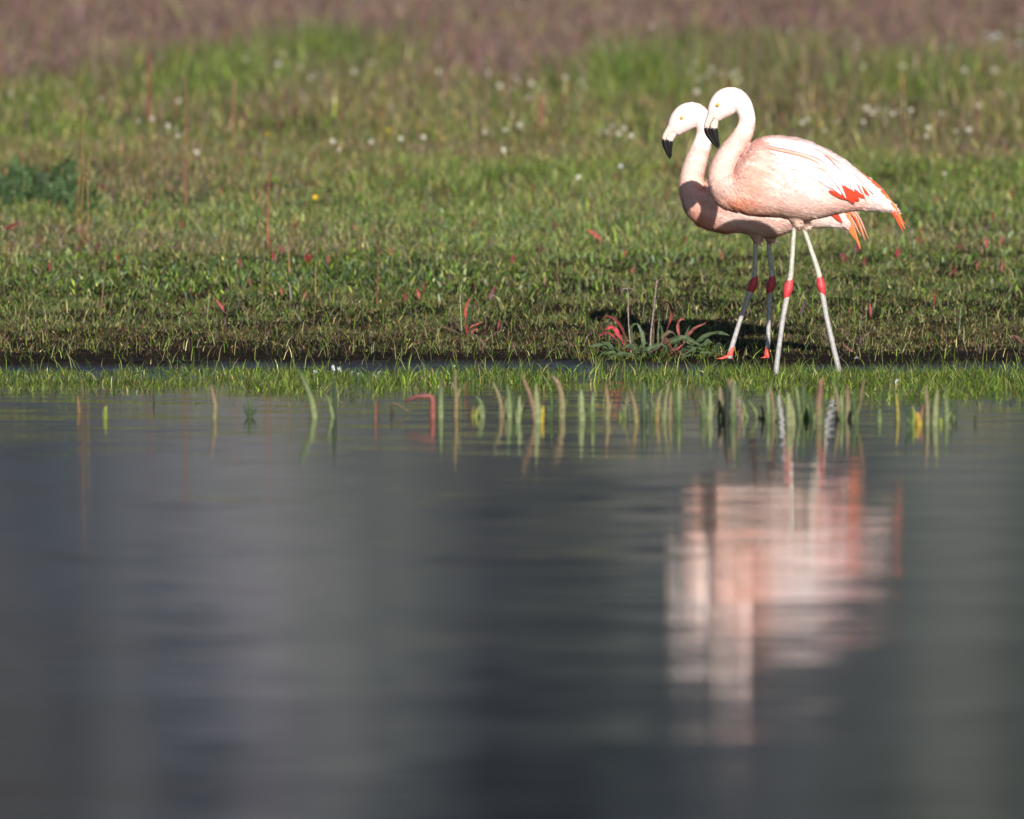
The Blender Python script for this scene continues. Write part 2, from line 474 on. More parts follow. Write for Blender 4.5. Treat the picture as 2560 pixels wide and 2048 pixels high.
# dead stalks and short blades on the mud
X, Y = scatter(59799, 46.7, 48.3, 1.5, lambda x, y: np.clip((y-46.86 - .7*(vnoise(x*.8, y*0, 77)-.5))/1.0, .0, 1)**1.3 * (.35+.65*(fbm(x*6, y*4, 51) > .45)))
n = len(X)
col = palette(['brown', 'straw', 'olive', 'red', 'lime', 'dark'], [1.8, .4, .6, .45, .35, .9], n) * .85
blades('mud_litter', X, Y, terr(X, Y), rng.uniform(.008, .030, n), rng.uniform(.0014, .0028, n), rng.uniform(.6, 1.25, n), col,
       'thin dead stalks and short blades lying over the dark mud', 'plant litter')
# taller thin blades on the bank
X, Y = scatter(5750, 46.9, 51.5, 1.5)
n = len(X)
blades('bank_tall_blades', X, Y, terr(X, Y), rng.uniform(.03, .085, n), rng.uniform(.0018, .0035, n), rng.uniform(.1, .8, n),
       palette(['lime', 'pale', 'straw', 'green', 'mauve'], [1, 1, .7, 1, .5], n), 'scattered taller grass blades standing out of the bank turf')
# low broad leaves along the top of the bank
X, Y = scatter(29899, 49.3, 53.5, 1.5, lambda x, y: np.clip(1.9*fbm(x*1.6, y*1.4, 61) - .62, 0, 1) * np.where(np.abs(y - 50.5) < .9, 1, .4))
n = len(X)
blades('broad_leaf_cover', X, Y, terr(X, Y), rng.uniform(.02, .045, n), rng.uniform(.007, .015, n), rng.uniform(.3, .95, n),
       palette(['green', 'blue', 'dark', 'pale', 'lime'], [1.1, .5, 1.2, .2, .7], n), 'low broad leaves of dandelion-like plants along the bank top', 'ground cover')
# near meadow
X, Y = scatter(276000, 51.2, 58.5, 1.5, lambda x, y: .45 + .55*(fbm(x*1.4, y*.7, 71) > .42))
n = len(X)
g = fbm(X*.9, Y*.45, 73)
near = np.clip((55.5 - Y)/3, 0, 1)
g = np.clip((g - .5)*2.6 + .5, 0, 1); g2 = np.clip((fbm(X*.7+9, Y*.5, 76) - .5)*2.6 + .5, 0, 1)
wt = np.stack([.6+0*X, .5+1.5*g, .15+1.1*g, .9+0*X, .35+.3*g2, .35+1.0*(1-g), .12+.35*(1-g), .15+1.2*(1-g)*g2, .10+.6*near, .5*near+.25], 1)
col = palette(['dark', 'green', 'lime', 'olive', 'straw', 'brown', 'red', 'mauve', 'blue', 'pale'], wt, n)
col *= 1.26
h = rng.gamma(5, .0070, n) * (.7 + .6 * fbm(X*1.1, Y*.6, 74)) * (1 - .35*near) + .02
blades('near_meadow_grass', X, Y, terr(X, Y) - .005, h, rng.uniform(.0018, .0042, n), rng.uniform(.1, 1.1, n), col,
       'blurred green and olive meadow grass behind the flamingos')
# far meadow with mauve seed grass at the top
def far_w(X, Y):
    g = fbm(X*.45, Y*.16, 83)
    mv = np.clip((Y - 64.5 + 12*(fbm(X*.5, Y*.12, 85) - .5) + 8*(fbm(X*1.3, Y*.4, 87) - .5) + 1.0*np.clip(-X-.5, 0, 3))/8, 0, 1)
    return g, mv
X, Y = scatter(436999, 58, 98, 1.5, lambda x, y: .5 + .5*(fbm(x*.7, y*.3, 81) > .4))
n = len(X)
g, mv = far_w(X, Y); g = np.clip((g - .5)*3 + .5, 0, 1)
# bright and dark green tufts at their places in the photo: (x px, ground y px, radius m)
TUFTS = [(1610, 215, .42, .9), (1520, 235, .3, .6), (800, 150, .40, .9), (530, 215, .5, .8), (160, 250, .3, .5), (1880, 170, .55, .5), (2290, 215, .5, .6), (2420, 190, .3, .5), (130, 330, .3, .4), (1720, 150, .3, .6), (60, 290, .3, .5), (960, 150, .25, .5)]
bright = np.zeros(n)
for (tx, ty, r, s) in TUFTS:
    p = on_ground(tx, ty, 55)
    bright = np.maximum(bright, s * np.exp(-((X - p[0])**2 / r**2 + (Y - p[1])**2 / (r*5)**2)))
q = 1 - mv
wt = np.stack([.35*q+.08+1.2*bright, .8*q*(.2+1.1*g)+.10+5*bright, .40*q*g+.03+2.6*bright, .8*q+.3, .3+.1*q, .45+.4*q*(1-g), .10+.15*(1-g), .25+.8*(1-g)+3.2*mv, .06*q, .2*q+.12], 1)
wt[:, 3:] *= (1 - .8*bright)[:, None]
col = palette(['dark', 'green', 'lime', 'olive', 'straw', 'brown', 'red', 'mauve', 'blue', 'pale'], wt, n)
col *= np.array([1.15, 1.08, 1.1]) * (1 - .06*mv)[:, None]
h = rng.gamma(5, .0115, n) * (.55 + .9*fbm(X*.6, Y*.25, 86)) * (1 + 1.1*bright) * (1 + .6*mv) + .03
blades('far_meadow_grass', X, Y, terr(X, Y) - .01, h, rng.uniform(.003, .0068, n), rng.uniform(.05, .9, n), col,
       'tall blurred meadow grass turning mauve with seed heads towards the top')
# grass standing in the shallow water
def wdens(x, y):
    e = 43.9 + 2.0*(fbm(x*1.3, y*0, 91) - .5) - .15*np.clip(x, 0, 2)
    return np.clip((y - e)/1.3, .03, 1)**1.5 * np.clip((46.35 + .35*(fbm(x*2.1, y*0+2, 93)-.5) - y)/.3, .06, 1) * (.14 + .80*(fbm(x*7, y*4, 95) > .47)) * (.5 + .5*(fbm(x*1.7, y*1.2, 97) > .42))
X, Y = scatter(195499, 43.0, 46.9, 1.5, wdens)
n = len(X)
lf = np.clip(-X/2, 0, 1)
wt = np.stack([1.3+0*X, 1.2+0*X, 1.1+.8*lf, .7+0*X, .2+0*X, .35+0*X, .25+.6*lf], 1)
col = palette(['lime', 'green', 'dark', 'olive', 'straw', 'pale', 'brown'], wt, n) * np.array([.95, 1.0, .72])
h = rng.gamma(4, .0068, n) * (1.15 - .45*lf)
blades('water_grass', X, Y, np.zeros(n) - .006, h + .006, rng.uniform(.0016, .0036, n), rng.uniform(.2, 1.2, n), col,
       'bright green grass standing in the shallow water along the shore')
X, Y = scatter(690, 45.0, 46.9, 1.5)
n = len(X)
blades('water_tall_blades', X, Y, np.zeros(n) - .006, rng.uniform(.05, .11, n), rng.uniform(.0022, .004, n), rng.uniform(.2, .85, n),
       palette(['lime', 'green', 'pale', 'olive'], [1.5, 1, .7, .6], n), 'longer grass blades rising from the water by the flamingo legs')

# ------------------------------------------------------------------ flamingos
def interp_fn(pts):
    a = np.array(sorted(pts), float)
    return lambda x: np.interp(x, a[:, 0], a[:, 1])

class Bird:
    """traced in photo pixels of the side view, built in metres about its own foot point"""
    def __init__(s, x0, y0, Y, S):
        s.x0, s.y0, s.s = x0, y0, Y / FPX
        s.S = S
        s.top, s.bot, s.hw = interp_fn(S['top']), interp_fn(S['bot']), interp_fn(S['hw'])
        p = at(x0, y0, Y)
        s.loc = (p[0], p[1], p[2])
        s.neck = catmull(S['neck'], 46)          # x, y, r  (px)
    def L(s, px, py, d=0.0):                       # px -> local metres, d lateral px (negative towards camera)
        px = np.asarray(px, float); py = np.asarray(py, float); d = np.asarray(d, float) + 0*px
        return np.stack([(px - s.x0) * s.s, d * s.s, (s.y0 - py) * s.s], -1)
    def surf(s, px, py):                           # lateral half thickness at a side-view pixel
        t, b, w = s.top(px), s.bot(px), s.hw(px)
        c, h = (t + b) / 2, np.maximum((b - t) / 2, 1e-3)
        q = np.clip(np.abs((py - c) / h), 0, 1)
        return w * (1 - q ** 2.3) ** (1 / 2.1)

def body_color(B, px, py):
    S = B.S
    u = (px - S['ox']); v = (py - S['oy'])        # relative to the near bird's frame
    n = fbm(px*.05 + 3, py*.05, 3) ; n2 = fbm(px*.022 - py*.02, py*.10 - px*.035, 7, 2)
    white = np.array([.86, .72, .70]); pink = np.array([.86, .56, .48]); peach = np.array([.85, .33, .20]); belly = np.array([.80, .54, .45])
    c = np.tile(pink, (len(px), 1)) * 1.0
    def mix(c, t, w): w = np.clip(w, 0, 1)[:, None]; return c * (1 - w) + t * w
    # wing side paler towards the back
    c = mix(c, white, np.clip((u - 1890)/130, 0, 1) * np.clip((505 - v)/90, 0, 1) + .15)
    c = mix(c, np.array([.88, .80, .79]), .8*np.exp(-(((u-2010)/85)**2 + ((v-425)/48)**2)) )
    c = mix(c, peach, np.exp(-((u-1835)**2/45**2 + (v-508)**2/34**2)) * .95)
    c = mix(c, peach, np.exp(-((u-1905)**2/60**2 + (v-535)**2/16**2)) * .8)
    c = mix(c, peach, np.exp(-((u-1868)**2/34**2 + (v-440)**2/40**2)) * .45)
    c = mix(c, belly, np.clip((v - 515)/30, 0, 1) * np.clip((u - 1890)/60, 0, 1) * .8)
    c = mix(c, white, np.clip((u - 2140)/50, 0, 1))
    # neck and head paler upwards
    nk = np.clip((430 - v)/120, 0, 1) * (u < 1850 + np.clip(330 - v, 0, 1)*60)
    c = mix(c, np.array([.86, .65, .59]), nk)
    c = mix(c, np.array([.86, .72, .70]), np.clip((330 - v)/60, 0, 1) * (u < 1900))
    return np.clip(c * (1 + .16*(n - .5))[:, None] * (1 + np.outer((n2 - .5)*(u > 1845)*1.0, [.20, .60, .62])), 0, .9)

def make_bird(B, name, label):
    S = B.S
    root = empty(name, B.loc)
    tag(root, label, 'flamingo', 'flamingos standing at the shore')
    # --- one closed skin: body, neck, head and thighs grown together by a voxel remesh
    V, F = [], []
    def add(v, f):
        o = len(V); V.extend(map(tuple, v)); F.extend(tuple(i + o for i in q) for q in f)
    xsb = np.concatenate([np.linspace(S['bx'][0], S['bx'][0] + 30, 9), np.linspace(S['bx'][0] + 36, S['bx'][1], 36)])
    ang = np.linspace(0, 2*math.pi, 36, endpoint=False)
    ring = []
    for x in xsb:
        t, b, w_ = B.top(x), B.bot(x), B.hw(x)
        cy, h = (t + b)/2, max((b - t)/2, 1.5)
        ca, sa = np.cos(ang), np.sin(ang)
        e = .92
        py = cy - h * np.sign(sa) * np.abs(sa) ** e
        d = w_ * np.sign(ca) * np.abs(ca) ** e
        ring.append(B.L(np.full(36, x), py, d))
    R = np.array(ring); nr = len(R)
    f = [(i*36+j, i*36+(j+1) % 36, (i+1)*36+(j+1) % 36, (i+1)*36+j) for i in range(nr-1) for j in range(36)]
    f += [tuple(range(36))[::-1], tuple((nr-1)*36 + j for j in range(36))]
    add(R.reshape(-1, 3), f)
    nk = B.neck
    lat = np.interp(np.arange(len(nk)), [0, len(nk)*.55, len(nk)*.72, len(nk)*.85, len(nk)-1], [1.15, .92, .86, .74, .70])
    v, f = sweep(B.L(nk[:, 0], nk[:, 1]), nk[:, 2]*B.s, nk[:, 2]*B.s*lat, 24)
    add(v, f)
    for th in S['thigh']:
        p = catmull(th['p'], 10)
        v, f = sweep(B.L(p[:, 0], p[:, 1], th['d']), p[:, 2]*B.s, p[:, 2]*B.s, 14)
        add(v, f)
    me = bpy.data.meshes.new('raw'); me.from_pydata(V, [], F); me.update()
    tmp = bpy.data.objects.new('raw', me); COL.objects.link(tmp)
    m = tmp.modifiers.new('r', 'REMESH'); m.mode = 'VOXEL'; m.voxel_size = .0042; m.adaptivity = 0
    m = tmp.modifiers.new('s', 'SMOOTH'); m.factor = .6; m.iterations = 5
    dg = bpy.context.evaluated_depsgraph_get()
    bm_ = bpy.data.meshes.new_from_object(tmp.evaluated_get(dg))
    bpy.data.objects.remove(tmp); 
    nv = len(bm_.vertices)
    co = np.empty(nv*3, dtype=np.float32); bm_.vertices.foreach_get('co', co); co = co.reshape(-1, 3)
    bm_.polygons.foreach_set('use_smooth', np.ones(len(bm_.polygons), dtype=bool))
    px = co[:, 0]/B.s + B.x0; py = B.y0 - co[:, 2]/B.s
    for a in list(bm_.color_attributes): bm_.color_attributes.remove(a)
    set_col(bm_, body_color(B, px, py))
    bm_.materials.clear()
    bm_.name = 'body'
    body = link('body', bm_, root, M_SKIN)
    # --- contour feathers over the skin
    npoly = len(bm_.polygons)
    ctr = np.empty(npoly*3); bm_.polygons.foreach_get('center', ctr); ctr = ctr.reshape(-1, 3)
    nrm = np.empty(npoly*3); bm_.polygons.foreach_get('normal', nrm); nrm = nrm.reshape(-1, 3)
    def flakes(k, seed, kind):
        r = np.random.default_rng(seed)
        i = r.integers(0, npoly, k)
        c, nn = ctr[i], nrm[i]
        px = c[:, 0]/B.s + B.x0; py = B.y0 - c[:, 2]/B.s
        d2 = (px[:, None] - nk[None, :, 0])**2 + (py[:, None] - nk[None, :, 1])**2
        j = d2.argmin(1); dist = np.sqrt(d2[np.arange(k), j]); rr = nk[j, 2]
        isn = (dist < rr*1.12) & (j > S['njoin'])
        bill = (j >= len(nk) - 2) & isn & (dist < rr*1.3)
        T = np.gradient(nk[:, :2], axis=0); T /= np.linalg.norm(T, axis=1)[:, None]
        dn = -T[j]                                   # from head towards the body
        fx = np.where(isn, dn[:, 0], .93 + .07*r.random(k)); fz = np.where(isn, -dn[:, 1], -.30 + .25*r.normal(0, 1, k))
        # chest: hang down and back from the neck
        ch = np.exp(-((px - S['ox'] - 1815)**2/50**2)) * (~isn)
        fx = fx*(1-.5*ch); fz = fz - .6*ch
        head = isn & (j > len(nk)*.55)
        D = np.stack([fx, r.normal(0, .12, k), fz], 1)
        D -= nn * (D*nn).sum(1)[:, None]; D /= (np.linalg.norm(D, axis=1)[:, None] + 1e-9)
        Wd = np.cross(nn, D)
        if kind == 0:
            ln = np.where(head, .0045, np.where(isn, .0130, .024 + .014*r.random(k))); wd = np.where(head, .0009, np.where(isn, .0016, .0046))
        else:
            ln = np.where(head, .0055, np.where(isn, .013, .026)) * r.uniform(.6, 1.3, k); wd = np.full(k, .0008)
        lift = np.where(head, .0010, np.where(isn, .0046, .0040)) * r.uniform(.3, 1.5, k)
        if kind: lift *= 1.5
        ln = ln * r.uniform(.8, 1.2, k)
        base = c - nn*.0006
        v0 = base; v1 = base + D*(ln*.55)[:, None] + Wd*wd[:, None] + nn*(lift*.55)[:, None]
        v2 = base + D*(ln*.55)[:, None] - Wd*wd[:, None] + nn*(lift*.55)[:, None]
        v3 = base + D*ln[:, None] + nn*lift[:, None]
        cx_, cy_ = S['corner']
        keep = ~bill & ((px - cx_)**2 + (py - cy_)**2 > 15**2)
        Vv = np.stack([v0, v1, v3, v2], 1)[keep].reshape(-1, 3)
        m_ = keep.sum()
        col = body_color(B, px, py)[keep] * r.uniform(.90, 1.06, (m_, 1)) + r.normal(0, .012, (m_, 3))
        col = np.clip(col, 0, .9)
        me = mesh_np('contour_feathers', Vv, np.arange(m_*4), np.arange(m_)*4, np.repeat(col, 4, axis=0), False)
        return me
    o = link('contour_feathers', flakes(S['nfl'], 5, 0), body, M_DOWN); tag(o, kind='stuff')
    o = link('down_fringe', flakes(S['nfl']//2, 6, 1), body, M_DOWN); tag(o, kind='stuff')
    # --- wings and their feathers
    def feather_mesh(path, W, col, col2, side, lift0, lift1, nseg=9, tipround=.45, surf=True):
        P = catmull(path, nseg); t = np.linspace(0, 1, nseg)
        T = np.gradient(P[:, :2], axis=0); T /= (np.linalg.norm(T, axis=1)[:, None]+1e-9)
        Nn = np.stack([-T[:, 1], T[:, 0]], 1)
        wf = W * np.minimum(1, (t + .12)/.35)**.7 * np.clip((1.02 - t)/tipround, 0, 1)**.55
        rows, cols = [], []
        for k in (-1, -.45, 0, .45, 1):
            q = P[:, :2] + Nn * (wf * k)[:, None]
            lift = (lift0 + (lift1 - lift0)*t) + (1 - abs(k))*1.3
            d = (B.surf(q[:, 0], q[:, 1]) if surf else np.interp(t, [0, 1], [S['hw_tail'], 1.5])) + lift
            rows.append(B.L(q[:, 0], q[:, 1], d * side))
            cc = np.array(col)[None, :]*(1-t[:, None]) + np.array(col2)[None, :]*t[:, None]
            cols.append(cc * (np.array([1, 1, 1]) if abs(k) < .9 and k else np.array([.95, .80, .82]) if k else np.array([.98, .93, .94])))
        V = np.stack(rows, 1).reshape(-1, 3); C = np.stack(cols, 1).reshape(-1, 3)
        F = [(i*5+j, i*5+j+1, (i+1)*5+j+1, (i+1)*5+j) for i in range(nseg-1) for j in range(4)]
        mb = MB(); mb.add(V, F, [tuple(c) for c in C]); return mb
    r = np.random.default_rng(21)
    for side in (-1, 1):
        # folded wing: a shell lying on the flank
        wo = interp_fn(S['wing_top']); wb = interp_fn(S['wing_bot'])
        xs_ = np.linspace(S['wing_x'][0], S['wing_x'][1], 40); rows = []
        for x in xs_:
            a, b_ = wo(x), max(wb(x), wo(x) + 1)
            q = np.linspace(0, 1, 16); py = a + (b_ - a)*q
            e = np.minimum(1, np.minimum(q, (1-q)*.6)*4) * min(1, (x-xs_[0])/22, (xs_[-1]-x)/22)
            d = B.surf(np.full(16, x), py) - 2.0 + 5.5*np.clip(e, 0, 1)
            rows.append(B.L(np.full(16, x), py, d*side))
        Vw = np.array(rows).reshape(-1, 3)
        Fw = [(i*16+j, i*16+j+1, (i+1)*16+j+1, (i+1)*16+j) for i in range(39) for j in range(15)]
        Cw = body_color(B, Vw[:, 0]/B.s + B.x0, B.y0 - Vw[:, 2]/B.s)
        mb = MB(); mb.add(Vw, Fw, [tuple(c) for c in Cw]); wing = mb.build('wing', M_SKIN, root)
        # small coverts over the wing
        kf = S['ncov']
        i = r.integers(0, len(xs_)-1, kf); q = r.random(kf)
        px = xs_[i] + r.random(kf)*(xs_[1]-xs_[0]); py = wo(px) + (wb(px)-wo(px))*q
        an = .35 + .95*np.clip((px - S['wing_x'][0])/(S['wing_x'][1]-S['wing_x'][0]), 0, 1)*(.2+.6*q) + r.normal(0, .13, kf)
        ln = r.uniform(16, 34, kf); wdp = r.uniform(2.0, 4.2, kf)
        dx, dy = np.cos(an), np.sin(an)
        def pt(a, b_, l): 
            X_ = px + dx*a - dy*b_; Y_ = py + dy*a + dx*b_
            return B.L(X_, Y_, (B.surf(X_, Y_) + l)*side)
        ed = np.clip(np.minimum(q*3, (1 - q)*1.8), 0, 1) * np.clip(np.minimum(px - xs_[0], xs_[-1] - px)/30, 0, 1)
        lf = .8 + r.uniform(3.6, 5.8, kf)*ed
        Vc = np.stack([pt(0, 0, .3 + 3.2*ed), pt(ln*.5, wdp, lf), pt(ln*.85, wdp*.8, lf+.4), pt(ln, 0*ln, lf+1), pt(ln*.85, -wdp*.8, lf+.4), pt(ln*.5, -wdp, lf)], 1).reshape(-1, 3)
        cc = body_color(B, px, py)*r.uniform(.92, 1.05, (kf, 1))
        pk = r.random(kf) < .12; cc[pk] = cc[pk]*np.array([1, .80, .74])
        cc = np.clip(cc, 0, .9)
        me = mesh_np('covert_feathers', Vc, np.arange(kf*6), np.arange(kf)*6, np.repeat(cc, 6, axis=0), False)
        o = link('covert_feathers', me, wing, M_FEATHER); tag(o, kind='stuff')
        # red secondaries showing under the scapulars
        for (p, W) in S['red']:
            c = np.array([.80, .07, .03]) * r.uniform(.85, 1.1)
            feather_mesh(p, W, c, c, side, 6.5, 8).build('feather', M_FEATHER, wing)
        # long pale scapulars and tertials
        for (p, W, cn, lf_) in S['long']:
            base = {'w': (.86, .77, .79), 'p': (.85, .66, .63), 'o': (.82, .46, .36), 'r': (.72, .16, .10)}[cn]
            c = np.clip(np.array(base)*r.uniform(.96, 1.04), 0, .9); c2 = np.clip(c*1.03, 0, .9)
            feather_mesh(p, W, c, c2, side, 5.8 + lf_*.6, 9.2 + lf_*.6).build('feather', M_FEATHER, wing)
        for (p, W, cn) in S['prim']:
            c = {'r': np.array([.84, .11, .05]), 'o': np.array([.86, .24, .08]), 'p': np.array([.84, .42, .34])}[cn]
            jd = r.uniform(-1, 1)
            feather_mesh(p, W, c*.95, c, side, jd, jd+1, tipround=.7, surf=False).build('primary_feather', M_FEATHER, root)
    # --- head: eyes and bill
    for side in (-1, 1):
        ex, ey = S['eye']
        def ball(cx, cy, d, rx, rd, mat, nm, par):
            a = np.linspace(0, math.pi, 9); b_ = np.linspace(0, 2*math.pi, 14, endpoint=False)
            V = [B.L(cx + rx*math.sin(u)*math.cos(v_), cy + rx*math.sin(u)*math.sin(v_), (d + rd*math.cos(u))*side) for u in a for v_ in b_]
            F = [(i*14+j, i*14+(j+1) % 14, (i+1)*14+(j+1) % 14, (i+1)*14+j) for i in range(8) for j in range(14)]
            mb = MB(); mb.add(V, F, (.8, .5, .1)); return mb.build(nm, mat, par)
        e = ball(ex, ey, S['eye_d'], 4.6, 3.0, M_EYE, 'eye', root)
        ball(ex, ey, S['eye_d'] + 2.3, 1.2, 1.1, M_PUPIL, 'pupil', e)
    for nm, key in (('upper_bill', 'ub'), ('lower_bill', 'lb')):
        P = catmull(S[key], 22)
        k = S['split'][key]
        lt = 1.05 if nm == 'lower_bill' else .95
        for part, mat, pname in ((P[:k+1], M_PALEBILL, nm), (P[k:], M_BLACKBILL, 'black_tip')):
            v, f = sweep(B.L(part[:, 0], part[:, 1]), part[:, 2]*B.s, part[:, 3]*B.s*lt, 14)
            mb = MB(); mb.add(v, f, (.5, .5, .5))
            if pname == nm: par = mb.build(pname, mat, root)
            else: mb.build(pname, mat, par)
    P = catmull(S['gape'], 16)
    v, f = sweep(B.L(P[:, 0], P[:, 1]), P[:, 2]*B.s, P[:, 3]*B.s, 8)
    mb = MB(); mb.add(v, f, (0, 0, 0)); mb.build('gape', M_GAPE, root)
    # --- legs
    for lg in S['legs']:
        P = catmull(lg['p'], 60)
        v, f = sweep(B.L(P[:, 0], P[:, 1], lg['d']), P[:, 2]*B.s, P[:, 2]*B.s*.95, 14)
        pyv = B.y0 - v[:, 2]/B.s
        t = np.clip((pyv - lg['hk'][1])/60, 0, 1)[:, None]
        c = np.array([.50, .49, .41])*(1-t) + np.array([.44, .42, .42])*t
        c = c * (1 - .10*np.clip((pyv-850)/60, 0, 1))[:, None]
        mb = MB(); mb.add(v, f, [tuple(q) for q in c]); leg = mb.build('leg', M_LEG, root)
        H = catmull(lg['hock'], 24)
        v, f = sweep(B.L(H[:, 0], H[:, 1], lg['d']), H[:, 2]*B.s, H[:, 2]*B.s*.9, 18)
        mb = MB(); mb.add(v, f, (.60, .055, .065)); mb.build('hock', M_LEG, leg)
        # webbed foot: three forward toes, web and a hind toe
        fx, fy = lg['foot']; dd = lg['d']
        A = B.L(fx, fy, dd); mb = MB(); s_ = B.s
        red = (.80, .10, .06)
        v, f = sweep(np.array([A + np.array([.0, 0, 38*s_*.9]) + (B.L(lg['p'][-2][0], lg['p'][-2][1], dd) - A)*0, A + np.array([0, 0, 14*s_]), A + np.array([-.002, 0, 2*s_])]),
                     [6.0*s_, 8.2*s_, 6*s_], [6.0*s_, 8*s_, 6*s_], 10)
        lean = (B.L(lg['p'][-3][0], lg['p'][-3][1], dd) - A); lean = lean/max(lean[2], 1e-6)
        v = v + (v[:, 2:3] - A[2]) * np.array([lean[0], 0, 0]) ; mb.add(v, f, red)
        tips = []
        for an in (-.42, 0, .42):
            tp = A + np.array([-math.cos(an)*.085, math.sin(an)*.085, -.004]); tips.append(tp)
            v, f = sweep(catmull(np.array([A + np.array([0, 0, 10*s_]), A*.55 + tp*.45 + np.array([0, 0, .005]), tp]), 8), np.linspace(4.2, 1.8, 8)*s_, np.linspace(4.6, 2.2, 8)*s_, 8)
            mb.add(v, f, red)
        for a_, b_ in ((0, 1), (1, 2)):
            mid = (tips[a_] + tips[b_])/2*.82 + A*.18
            mb.add([A + np.array([0, 0, 12*s_]), tips[a_], mid, tips[b_]], [(0, 1, 2), (0, 2, 3)], (.82, .16, .07))
        v, f = sweep(np.array([A + np.array([.0, 0, 8*s_]), A + np.array([.014, 0, 3*s_]), A + np.array([.022, 0, 0])]), [3*s_, 2.4*s_, 1*s_], [3*s_, 2.4*s_, 1*s_], 8)
        mb.add(v, f, red)
        mb.build('foot', M_LEG, leg)
    return root

def long_paths(ox, oy, seed, n=44):
    """families of overlapping feathers: each follows a curve from the shoulder to its tip"""
    r = np.random.default_rng(seed)
    fam = [  # start, mid, end of each guide line, from the back down to the flank
        ((1905, 345), (2050, 372), (2200, 480)),
        ((1905, 350), (2045, 380), (2183, 482)),
        ((1910, 357), (2040, 388), (2166, 494)),
        ((1915, 365), (2035, 398), (2149, 482)),
        ((1925, 375), (2030, 408), (2131, 476)),
        ((1935, 388), (2025, 420), (2114, 494)),
        ((1945, 402), (2020, 432), (2102, 478))]
    out = []
    for i, g in enumerate(fam):
        G = catmull(np.array(g, float), 60)
        for st, en in ((.0, .42), (.16, .60), (.34, .78), (.55, 1.0), (.62, .94)):
            a, b = int(np.clip(st + r.uniform(-.04, .04), 0, .9)*59), int(np.clip(en + (r.uniform(-.05, .0)), .1, 1)*59)
            q = G[a:b+1][::max(1, (b-a)//4)]
            if len(q) < 3: continue
            q = q + np.array([ox, oy]) + r.normal(0, 1.6, 2)
            u = r.random()
            cn = 'w' if u < .66 else 'p' if u < .88 else 'o' if u < .93 else 'w'
            out.append((q, r.uniform(4.2, 6.2) if cn in 'wp' else r.uniform(2.2, 3.2), cn, (6 - i)*.25 - st*1.2 + r.uniform(0, .6)))
    # orange streaks seen on the back
    for p in [((2045, 378), (2068, 392), (2087, 410))]:
        out.append((np.array(p, float) + np.array([ox, oy]), 1.6, 'r', 4.0))
    for p, w_ in [(((2062, 424), (2092, 456), (2113, 494)), 4.6), (((2085, 418), (2116, 446), (2131, 477)), 4.4), (((2098, 414), (2130, 446), (2148, 481)), 4.6), (((2108, 412), (2142, 450), (2165, 496)), 3.2), (((2120, 416), (2158, 450), (2182, 482)), 4.6)]:
        out.append((np.array(p, float) + np.array([ox, oy]) + r.normal(0, 1, 2), w_, 'w' if w_ > 4.3 else 'p', 5.0))
    return out

